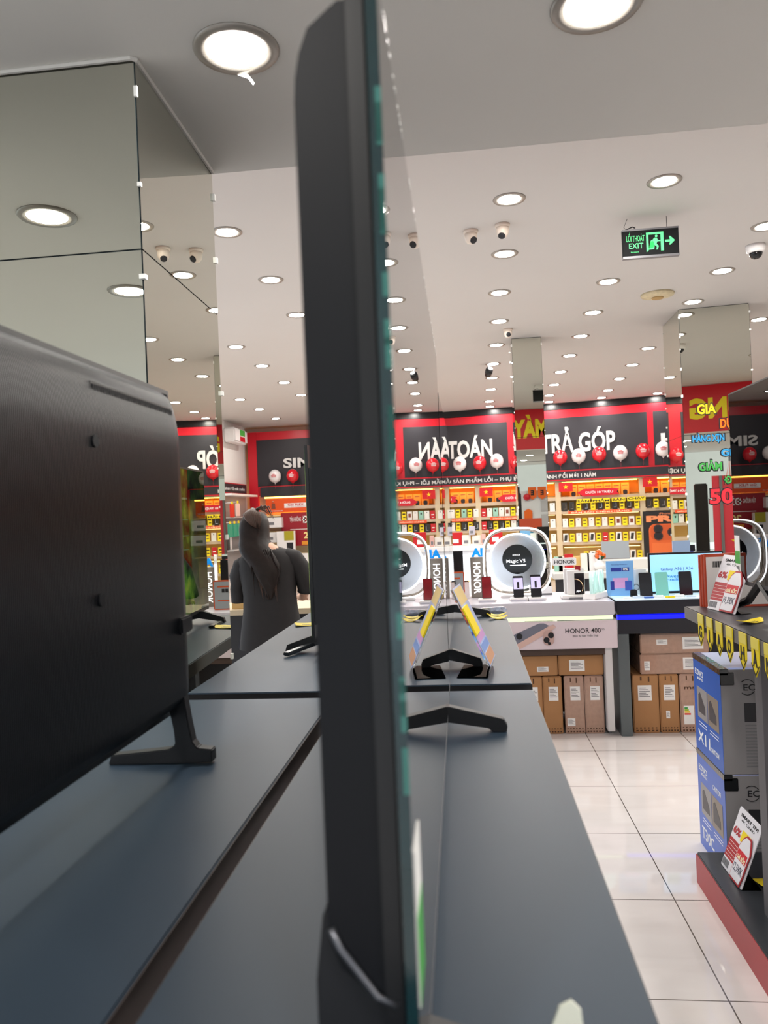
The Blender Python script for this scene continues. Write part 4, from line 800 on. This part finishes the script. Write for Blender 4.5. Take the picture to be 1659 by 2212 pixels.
# desks and gift boxes in front of the shelves
t = thing('service_desk', 'pale service desk in front of the wide shelf unit', 'desk', (1.9, 8.6, 0)); bx(t, 'desk_top', -1.0, .4, -.3, .4, .72, .78, mat('desk_grey', (196, 194, 190), .4), .004); bx(t, 'desk_front', -.98, .38, -.26, -.22, 0, .72, dark); bx(t, 'upper_ledge', -.5, .4, .1, .4, .78, .88, mat('desk_pale', (214, 212, 206), .4), .004)
t = thing('laptop', 'open grey laptop seen from its lid on the pale desk', 'laptop', (1.65, 8.85, .88), -.05); o = B().prism(rrect(-.15, .15, 0, .2, .008), 'y', 0, .008, mat('laptop_grey', (150, 158, 164), .35, .3)).done('lid', t); o.rotation_euler = (-.2, 0, 0); bx(t, 'keyboard_base', -.15, .15, .0, .2, 0, .01, grey)
t = thing('flower_vase', 'small white vase with orange flowers beside the laptop', 'vase', (1.42, 8.55, .78)); B().lathe([(.03, 0), (.06, .03), (.065, .07), (.03, .11), (.035, .12)], white, 18).done('vase', t, True)
b = B()
for i in range(9): a = i*2.4; b.lathe([(.001, -.025), (.022, -.01), (.024, .01), (.001, .022)], orange if i % 3 else white, 8, (.05*math.cos(a)*(i % 3)/2, .03*math.sin(a), .15+.02*(i % 4)))
b.done('flowers', t, True); b = B()
for i in range(6): a = i; b.prism([(0, .1), (.05*math.cos(a), .15), (.06*math.cos(a), .17), (.02*math.cos(a), .15)], 'y', .01*i-.03, .01*i-.026, mat('leaf', (30, 70, 30), .5))
b.done('leaves', t)
t = thing('gift_counter', 'white counter with gift boxes behind the phone counter', 'counter', (.3, 9.0, 0)); bx(t, 'counter_top', -1.5, .32, -.3, .3, 1.04, 1.09, white, .004); bx(t, 'counter_body', -1.48, .3, -.28, .3, 0, 1.04, mat('counter_lit', (224, 226, 232), .4)); bx(t, 'lit_panel', -1.4, .25, -.285, -.28, .7, 1.0, mat('soft_panel', (236, 240, 248), .3, emit=.5))
for k, (px, py, w_, h, mm, lb) in enumerate([(985, 1172, .16, .15, boxr, 'red gift box with white print left of a cream carton'), (1072, 1172, .15, .17, boxr, 'red gift box with rounded corner beside the lit ring'), (1008, 1178, .10, .12, boxw, 'cream carton with small print between the red gift boxes'), (1030, 1178, .10, .11, boxw, 'cream carton under a phone box between the gifts'), (1020, 1156, .07, .10, mat('lilac_box', (190, 186, 196), .4), 'lilac box with camera circles on top of the cream cartons'), (1045, 1170, .05, .13, mat('pink_box', (216, 170, 160), .4), 'narrow pink phone box beside the right red gift'), (955, 1172, .12, .16, boxr, 'red gift box cut by the black television edge')]):
    q = on(1, 8.95-.03*k, px, py); zb = 1.09 if k != 4 else 1.21
    t = thing('gift_box', lb, 'gift box', (q.x, 8.95-.03*k, zb), 0, 'gift boxes on the rear counter'); bx(t, 'box_body', -w_/2, w_/2, 0, .08, 0, h, mm, .004); bx(t, 'printed_picture', -w_*.3, w_*.2, -.002, 0, h*.2, h*.5, paper if k in (0, 1, 6) else greyink)
for k, (px, py, cm) in enumerate([(1215, 1195, boxw), (1228, 1200, boxr), (1247, 1182, backy), (1262, 1188, boxw), (1207, 1210, boxg), (1275, 1180, white)]):
    q = on(1, 8.62, px, py+8); o = bx(None, 'phone_box', -.045, .045, 0, .05, 0, .16+.03*(k % 2), cm, .003); o.location = (q.x, 8.62-.05*(k % 2), .78); tag(o, f'small boxed accessory on the pale desk, {ORD[k]} from the slim column', 'box', 'boxes on the pale desk')

# ------------------------------------------------------------------ SIM wall at the left
SY = 16.75
def S(px, py, off=0): q = on(1, SY-off, px, py); return q.x, q.z
sf = thing('sign_fascia', 'red framed black sign fascia reading SIM above the salesperson', 'shop sign', (0, SY, 0))
bx(sf, 'red_frame', -4.78, -1.6, 0, .08, 2.0, 3.42, red); bx(sf, 'black_panel', -4.6, -1.7, -.004, 0, 2.2, 3.24, signblack); bx(sf, 'red_post', -4.78, -4.58, -.02, .08, 0, 3.42, red)
tx(sf, 'lettering', 'SIM SỐ', -3.98, -2.7, 2.59, 2.93, -.005, letter, .03, .03); bx(sf, 'text_band', -4.52, -1.6, -.06, .05, 1.97, 2.19, signblack); bx(sf, 'red_trim', -4.52, -1.6, -.065, -.06, 2.19, 2.205, red)
put_balloon('w', (S(594, 1028, .2)[0], SY-.2, S(594, 1028, .2)[1]), 0, 'white printed balloon before the SIM board'); put_balloon('r', (S(632, 1027, .2)[0], SY-.2, S(632, 1027, .2)[1]), 0, 'red printed balloon before the SIM board')
un = thing('display_shelf', 'lit shelf with sim posters behind the salesperson', 'shelf unit', (-4.5, SY, 0)); bx(un, 'back_panel', 0, 2.9, .3, .32, 0, 1.97, mat('pale_back', (226, 214, 186), .6)); bx(un, 'warm_light', .05, 2.8, .02, .08, 1.94, 1.965, warmglow)
for z in (1.56, 1.2, .95, .7): bx(un, 'shelf_board', 0, 2.9, 0, .3, z-.03, z, mat('pale_board', (236, 214, 160), .4))
ob = thing('banner', 'orange Gói FLEX banner on the lit shelf above the salesperson', 'banner', (-4.42, SY-.02, 1.62)); bx(ob, 'banner_sheet', 0, 1.0, 0, .01, 0, .30, mat('banner_orange', (230, 84, 24), .4)); bx(ob, 'white_strip', .42, .95, -.003, 0, .09, .19, paper); tx(ob, 'lettering', 'Gói FLEX', .5, .86, .13, .18, -.004, red, .02, .003); tx(ob, 'small_lettering', 'TRẢ SAU 69.000đ/tháng', .46, .92, .10, .12, -.004, red, .0, .003); tx(ob, 'small_lettering', 'THẢ GA SHARING LIFE', .04, .38, .02, .05, -.001, paper, .01, .003)
b = B(); b.lathe([(.001, -.02), (.02, 0), (.001, .02)], skin, 8, (.17, -.01, .24)); b.prism([(.13, .08), (.22, .08), (.21, .2), (.14, .2)], 'y', -.008, -.001, boxb); b.done('printed_figure', ob)
ob = thing('banner', 'green and orange 20 minute banner right of the Gói FLEX one', 'banner', (-3.40, SY-.02, 1.62)); bx(ob, 'banner_sheet', 0, .7, 0, .01, 0, .30, MATS['banner_orange']); bx(ob, 'green_patch', .05, .6, -.003, 0, .06, .2, mat('banner_lime', (150, 190, 30), .4)); tx(ob, 'lettering', '150 phút', .09, .5, .14, .18, -.004, paper, .01, .003); tx(ob, 'lettering', '20 phút', .09, .5, .08, .12, -.004, paper, .01, .003)
rp = thing('poster', 'dark red poster reading ĐỈNH and 200K beside the narrow television', 'poster', (-4.08, SY-.05, .86)); bx(rp, 'poster_sheet', 0, 1.2, 0, .01, 0, .74, dred); tx(rp, 'lettering', 'ĐỈNH', .48, .98, .50, .70, -.001, paper, .03, .004); tx(rp, 'small_lettering', 'TẬN HƯỞNG', .2, .45, .52, .66, -.001, paper, .01, .004); tx(rp, 'lettering', '200K', .5, .98, .16, .30, -.001, mat('pale_yellow', (246, 226, 150), .5), .03, .004); bx(rp, 'pale_line', .2, 1.15, -.002, 0, .36, .372, paper); bx(rp, 'yellow_strip', .45, 1.15, -.002, 0, .02, .1, mat('banner_gold', (226, 150, 40), .4))
yb = thing('sim_card_box', 'white box with a yellow panel behind the salesperson', 'box', (S(625, 1160)[0], SY-.35, .70)); bx(yb, 'box_body', -.2, .2, 0, .1, 0, .5, white, .004); bx(yb, 'yellow_panel', -.03, .18, -.01, 0, .3, .5, mat('olive_yellow', (170, 160, 30), .4)); bx(yb, 'figure_print', .02, .16, -.004, 0, .02, .25, ink)
for k, (px, py, lb) in enumerate([(590, 1128, 'white router box right of the hair bun'), (588, 1160, 'white appliance box beside the dark head of hair'), (648, 1205, 'white appliance box right of the shoulder'), (650, 1240, 'pale brown carton right of the sleeve')]):
    x_, z_ = S(px, py, .1); t = thing('appliance_box', lb, 'box', (x_, SY-.1-.12, z_-.12), 0, 'boxes on the sim shelf'); bx(t, 'box_body', -.22, .22, 0, .2, 0, .22, (white, white, white, carton)[k], .004); bx(t, 'printed_picture', -.1, .05, -.003, 0, .06, .12, greyink)
# left wall fittings
ac = thing('air_conditioner', 'white wall air conditioner with green and red label high on the left wall', 'air conditioner', (-4.87, 15.75, 3.1)); bx(ac, 'casing', 0, .25, -.45, .45, -.0, .29, white, .03); bx(ac, 'green_label', .25, .253, -.1, .25, .15, .27, green); bx(ac, 'red_label', .25, .253, -.1, .25, .03, .13, red)
lb = thing('sign_board', 'small black red-edged sign band on the left side wall', 'shop sign', (-4.86, 15.9, 2.04)); bx(lb, 'red_edge', 0, .05, -1.2, .72, -.0, .22, red); bx(lb, 'black_face', .05, .055, -1.18, .70, .02, .2, signblack)
tx(lb, 'lettering', 'HÀNH ĐỔI MỚI 1 NĂM', -.9, .55, .07, .15, 0, letter, .02, .003, rot=(0, 0, PI/2), loc=(.056, 0, 0))
sw = thing('slat_wall', 'grey wall shelf with hanging pouches behind the salesperson', 'wall rack', (-4.86, 15.9, 0)); bx(sw, 'backboard', 0, .03, -1.2, .7, .3, 2.0, mat('rack_grey', (160, 158, 158), .5)); bx(sw, 'lit_underside', .0, .3, -1.2, .7, 1.98, 2.02, white)
for z in (1.55, 1.2, .9): bx(sw, 'shelf_board', .03, .3, -1.2, .7, z-.02, z, mat('rack_shelf', (190, 188, 186), .4))
for k, (px, py, cm, lbx) in enumerate([(503, 1100, (206, 40, 30), 'red pouch hanging left of the hair bun'), (515, 1098, (230, 200, 190), 'pale pouch hanging beside the red one'), (499, 1143, (40, 150, 120), 'green pouch hanging, nearest the column mirror'), (508, 1142, (40, 150, 120), 'green pouch hanging, middle one'), (517, 1141, (60, 160, 130), 'green pouch hanging next to the head')]):
    q = on(0, -4.52, px, py); t = thing('hanging_pouch', lbx, 'pouch', q, PI/2, 'pouches on the left wall rack'); bx(t, 'pouch', -.12, .12, 0, .03, -.16, .1, mat('pouch%d' % k, cm, .4), .01); bx(t, 'hang_tab', -.03, .03, .0, .02, .1, .15, yellow); bx(t, 'hook', -.01, .01, .0, -.3+.6, .12, .13, chrome)
q = on(0, -4.6, 504, 1195); t = thing('grooming_set', 'small black and white appliance set on the left rack', 'appliance', (-4.68, q.y, .9), PI/2); B().prism(rrect(-.1, .06, 0, .3, .04), 'y', 0, .1, soft_black).done('black_unit', t); B().prism(rrect(.08, .2, 0, .26, .03), 'y', 0, .1, white).done('white_unit', t)

# work counter in front of the salesperson
wc = thing('work_counter', 'low counter the salesperson works at, with papers and a carton', 'counter', (-1.5, 5.55, 0)); bx(wc, 'counter_top', -.55, .65, -.1, .4, .80, .84, mat('oak_pale', (206, 190, 160), .5)); bx(wc, 'counter_front', -.53, .63, -.06, .38, 0, .8, dark)
t = thing('cardboard_box', 'tan carton with a green mark on the low counter left of the salesperson', 'cardboard box', (-1.62, 5.6, .84)); bx(t, 'box_body', -.12, .12, -.1, .1, 0, .11, mat('carton_tan', (206, 170, 110), .6), .004); bx(t, 'green_mark', -.02, .06, -.101, -.1, .05, .09, green)
t = thing('paper_tray', 'white printer tray on the low counter right of the salesperson', 'printer', (-1.02, 5.5, .84)); bx(t, 'tray', -.1, .14, -.08, .1, 0, .05, white, .006); B().tube([(-.03, 0, .05), (.0, .0, .12), (.05, .02, .17)], .03, soft_black, 8).done('black_arm', t, True)

# ------------------------------------------------------------------ the salesperson
def skin_body(name, verts, edges, radii, m, parent, sub=2, root=0):
    me = bpy.data.meshes.new(name); me.from_pydata(verts, edges, []); o = bpy.data.objects.new(name, me); C.objects.link(o)
    o.modifiers.new('k', 'SKIN'); o.modifiers['k'].use_smooth_shade = True
    for i, r in enumerate(radii): me.skin_vertices[0].data[i].radius = r if isinstance(r, tuple) else (r, r)
    me.skin_vertices[0].data[root].use_root = True
    sb = o.modifiers.new('s', 'SUBSURF'); sb.levels = sub; sb.render_levels = sub
    dg = bpy.context.evaluated_depsgraph_get(); dg.update(); nm = bpy.data.meshes.new_from_object(o.evaluated_get(dg)); C.objects.unlink(o); bpy.data.objects.remove(o)
    nm.materials.clear(); nm.materials.append(m); nm.name = name; q = bpy.data.objects.new(name, nm)
    for p in nm.polygons: p.use_smooth = True
    return link(q, parent)
per = thing('person', 'person in black short-sleeved shirt seen from behind, long dark hair with a top knot', 'person', (-1.28, 4.9, 0))
V = [(0, 0, .86), (-.01, 0, 1.02), (-.02, .0, 1.16), (-.03, .01, 1.255), (-.06, .035, 1.32), (-.11, .085, 1.385), (-.115, .10, 1.44), (-.115, .10, 1.50)]   # spine, neck, bowed head
R_ = [(.12, .09), (.10, .08), (.11, .08), (.09, .06), .05, .075, .085, .05]; E_ = [(i, i+1) for i in range(7)]
def limb(start, pts, rad):
    p = start
    for q, r in zip(pts, rad): V.append(q); R_.append(r); E_.append((p, len(V)-1)); p = len(V)-1
    return p
hl = limb(3, [(-.17, .0, 1.235), (-.215, .03, 1.1), (-.215, .05, .99), (-.17, .20, .95), (-.13, .30, .95)], [.05, .045, .036, .028, .022])
hr = limb(3, [(.13, .0, 1.245), (.19, .03, 1.14), (.215, .05, 1.03), (.17, .17, .96), (.12, .29, .95)], [.05, .045, .036, .028, .022])
for s_, h in ((-1, hl), (1, hr)):                                    # palms, fingers and thumbs resting on the work
    hx = V[h][0]; pm = limb(h, [(hx-.01*s_, .345, .945)], [(.026, .014)])
    for f_ in range(4):
        ox = (f_-1.5)*.017; L = (.055, .066, .062, .048)[f_]; limb(pm, [(hx+ox, .375, .945), (hx+ox, .375+L*.5, .935), (hx+ox, .375+L*.85, .915)], [.0085, .008, .007])
    limb(pm, [(hx-.032*s_, .345, .94), (hx-.042*s_, .372, .932)], [.0095, .008])
limb(0, [(-.08, 0, .74), (-.085, .01, .46), (-.085, 0, .09), (-.085, .10, .03)], [.09, .065, .045, .03]); limb(0, [(.08, 0, .74), (.085, .01, .46), (.085, 0, .09), (.085, .10, .03)], [.09, .065, .045, .03])
skin_body('body', V, E_, R_, skin, per)
shirtm = mat('black_shirt', (34, 32, 33), .75, noise=.2, nscale=30, bump=.3)
# shirt: lofted torso plus sleeves in one garment mesh
def loft(rings, n=28):
    v = []; f = []
    for (cx, cy, z, rx, ry, tilt) in rings:
        for j in range(n):
            a = 2*PI*j/n; c, s = math.cos(a), math.sin(a); k = .85
            v.append((cx+rx*abs(c)**k*(1 if c > 0 else -1), cy+ry*abs(s)**k*(1 if s > 0 else -1)*(1+.03*math.sin(5*a)), z+tilt*c*rx))
    m_ = len(rings)
    for i in range(m_-1): f += [(i*n+j, i*n+(j+1) % n, (i+1)*n+(j+1) % n, (i+1)*n+j) for j in range(n)]
    return v, f
b = B(); v, f = loft([(-.005, 0, .655, .218, .135, 0), (-.005, 0, .70, .212, .135, 0), (-.008, 0, .80, .195, .13, 0), (-.01, 0, .90, .178, .12, 0), (-.012, 0, 1.0, .172, .115, 0), (-.014, .0, 1.10, .182, .118, .02), (-.016, .0, 1.18, .196, .112, .03), (-.02, .005, 1.235, .195, .1, .05), (-.028, .012, 1.272, .165, .085, .08), (-.04, .02, 1.30, .10, .068, .08), (-.05, .03, 1.325, .062, .06, .05), (-.06, .035, 1.345, .058, .057, .04)]); b.add(v, f, shirtm)
for s_, pts in ((-1, [(-.14, .0, 1.225), (-.19, .01, 1.19), (-.222, .02, 1.12), (-.228, .035, 1.04), (-.226, .045, .985), (-.225, .05, .962)]), (1, [(.10, 0, 1.25), (.155, .005, 1.23), (.195, .015, 1.17), (.214, .03, 1.09), (.222, .05, 1.03), (.220, .055, 1.012)])):
    b.tube(pts, [.055, .066, .062, .057, .058, .060], shirtm, 16)
b.done('shirt', per, True)
skin_body('trousers', [(0, 0, .84), (0, 0, .72), (-.085, 0, .62), (-.09, 0, .34), (-.09, 0, .06), (.085, 0, .62), (.09, 0, .34), (.09, 0, .06)], [(0, 1), (1, 2), (2, 3), (3, 4), (1, 5), (5, 6), (6, 7)], [(.155, .11), (.17, .115), .095, .075, .06, .095, .075, .06], mat('black_trousers', (24, 24, 27), .8), per)
hairm = mat('dark_hair', (32, 23, 20), .5, noise=.5, nscale=40, bump=.5, spec=.3); hair2 = mat('brown_hair', (78, 56, 45), .45, noise=.3, nscale=40, bump=.5)
b = B(); n = 20; rings = []
for (cx, cy, z, rx, ry) in [(-.108, .08, 1.548, .01, .01), (-.11, .08, 1.54, .045, .05), (-.113, .078, 1.515, .078, .082), (-.115, .07, 1.475, .095, .098), (-.115, .062, 1.43, .099, .102), (-.112, .045, 1.38, .099, .098), (-.105, .02, 1.335, .105, .10), (-.085, -.01, 1.295, .115, .095), (-.055, -.045, 1.255, .118, .075), (-.02, -.085, 1.21, .105, .05), (.005, -.112, 1.15, .085, .028), (.015, -.124, 1.09, .06, .016), (.02, -.126, 1.03, .035, .01), (.02, -.124, .985, .012, .005)]: rings.append((cx, cy, z, rx, ry, 0))
v, f = loft(rings, n)
v = [(x+.004*math.sin(z*60+i*1.7), y+.004*math.sin(i*2.1), z) for i, (x, y, z) in enumerate(v)]; b.add(v, f, hairm)
for i in range(26):                                                 # loose strands on the back
    a = random.uniform(-.09, .09); z0_ = 1.30; L = random.uniform(.12, .32); x0_ = -.03+a*.9
    b.tube([(x0_-.02, -.078-.012*random.random(), z0_), (x0_+.01, -.118, z0_-L*.5), (x0_+.03+a*.2, -.128, z0_-L)], [.006, .005, .001], hairm, 5)
b.done('hair', per, True)
b = B(); 
for i in range(9): a = (i-4)*.009; q_ = .03*((i*37) % 9)/9; b.tube([(-.10+a*.4, .05, 1.53), (-.105+a*.8, .005, 1.562-abs(a)*.4), (-.10+a*1.3, -.038, 1.545-abs(a)*.5), (-.085+a*1.3, -.055, 1.50), (-.075+a*.7, -.052, 1.455-q_)], [.010, .013, .013, .010, .002], hair2, 7)
for i in range(8): a = i*.4; b.tube([(-.09, .0, 1.555), (-.06+.01*i, -.01, 1.57+.006*(i % 3)), (-.02+.009*i, -.02, 1.545-.008*i)], [.008, .005, .001], hair2, 5)
for i in range(14):
    a = random.uniform(-.07, .08); L = random.uniform(.10, .26)
    b.tube([(-.02+a, -.098-.02*random.random(), 1.22), (.005+a*.8, -.128, 1.22-L*.5), (.015+a*.7, -.134, 1.22-L)], [.003, .0035, .001], hair2, 4)
b.done('top_knot', per, True)
b = B(); b.lathe([(.001, -.02), (.012, -.008), (.013, .008), (.001, .02)], skin, 8, (-.214, .085, 1.425)).done('ear', per, True)
ap = B(); ap.prism([(-.235, .93), (-.17, .95), (-.19, .8), (-.2, .64), (-.30, .62), (-.27, .78)], 'y', .2, .225, mat('grey_cloth', (58, 58, 66), .8)); o = ap.done('apron_cloth'); o.location = per.location; tag(o, 'dark grey cloth held in the left hand of the salesperson', 'cloth')

# ------------------------------------------------------------------ behind the camera: what the column mirrors show
t = thing('promo_board', 'tall red promotion board with yellow star, seen in the sticker column mirror', 'promotion board', (3.52, -.3, 0), PI)
bx(t, 'board', -.3, .3, 0, .06, .0, 2.0, mat('promo_red', (214, 60, 76), .4)); B().prism(star(-.16, .6, .14), 'y', -.01, 0, yellow).done('yellow_burst', t); bx(t, 'yellow_note', -.28, -.08, -.012, 0, .95, 1.05, yellow); bx(t, 'grey_post', .1, .16, -.03, 0, 0, 2.0, grey)
struct('wall_street', B().box(-14, 16, -12.2, -12, 0, 7, mat('facade', (196, 192, 184), .8, noise=.15, nscale=.6)).done('w'))
t = thing('speaker_cabinet', 'tall black cabinet seen in the sticker column mirror', 'cabinet', (3.0, -.3, 0), PI); bx(t, 'cabinet', -.13, .13, 0, .3, 0, 1.85, soft_black, .02)
t = thing('parasol', 'closed striped parasol on the street, seen in the sticker column mirror', 'parasol', (3.95, -4.4, 0)); b = B()
for i in range(16): a0, a1 = 2*PI*i/16, 2*PI*(i+1)/16; b.add([(0, 0, 2.6), (.4*math.cos(a0), .4*math.sin(a0), .9), (.4*math.cos(a1), .4*math.sin(a1), .9)], [(0, 1, 2)], white if i % 2 else mat('stripe_rose', (220, 150, 140), .6))
b.done('canopy', t); B().tube([(0, 0, 0), (0, 0, 2.6)], .03, grey, 8).done('pole', t)
t = thing('pegboard', 'white pegboard with orange number flags, seen in the slim column mirror', 'pegboard', (1.92, -2.5, -.2), PI)
bx(t, 'board', -.7, .5, 0, .04, .3, 2.15, mat('peg_white', (212, 214, 220), .5)); bx(t, 'black_post', -.42, -.36, -.05, 0, .3, 1.95, soft_black)
for k in range(4):
    x = .1-.26*k; o = B().prism([(x-.115, 2.25), (x+.115, 2.25), (x+.115, 1.98), (x, 1.9), (x-.115, 1.98)], 'y', -.06, -.055, orange).done('orange_flag', t); tx(o, 'lettering', 'E', x-.045, x+.045, 2.02, 2.16, -.061, ink, .05, .002)
o = B().prism([(.12, 1.35), (.34, 1.35), (.34, 1.6), (.23, 1.66), (.12, 1.6)], 'y', -.06, -.055, orange).done('orange_tag', t); B().prism([(.12, .9), (.34, .9), (.34, 1.15), (.23, 1.21), (.12, 1.15)], 'y', -.06, -.055, mat('tag_teal', (40, 140, 180), .4)).done('teal_tag', t)
B().lathe([(.001, -.1), (.08, -.06), (.1, 0), (.08, .06), (.001, .1)], red, 12, (.25, -.06, 1.98)).done('red_rosette', t)
for z in (1.75, 1.35, .95): bx(t, 'hanging_pack', -.34, -.12, -.04, 0, z-.16, z+.14, mat('pack_grey', (176, 176, 182), .4))
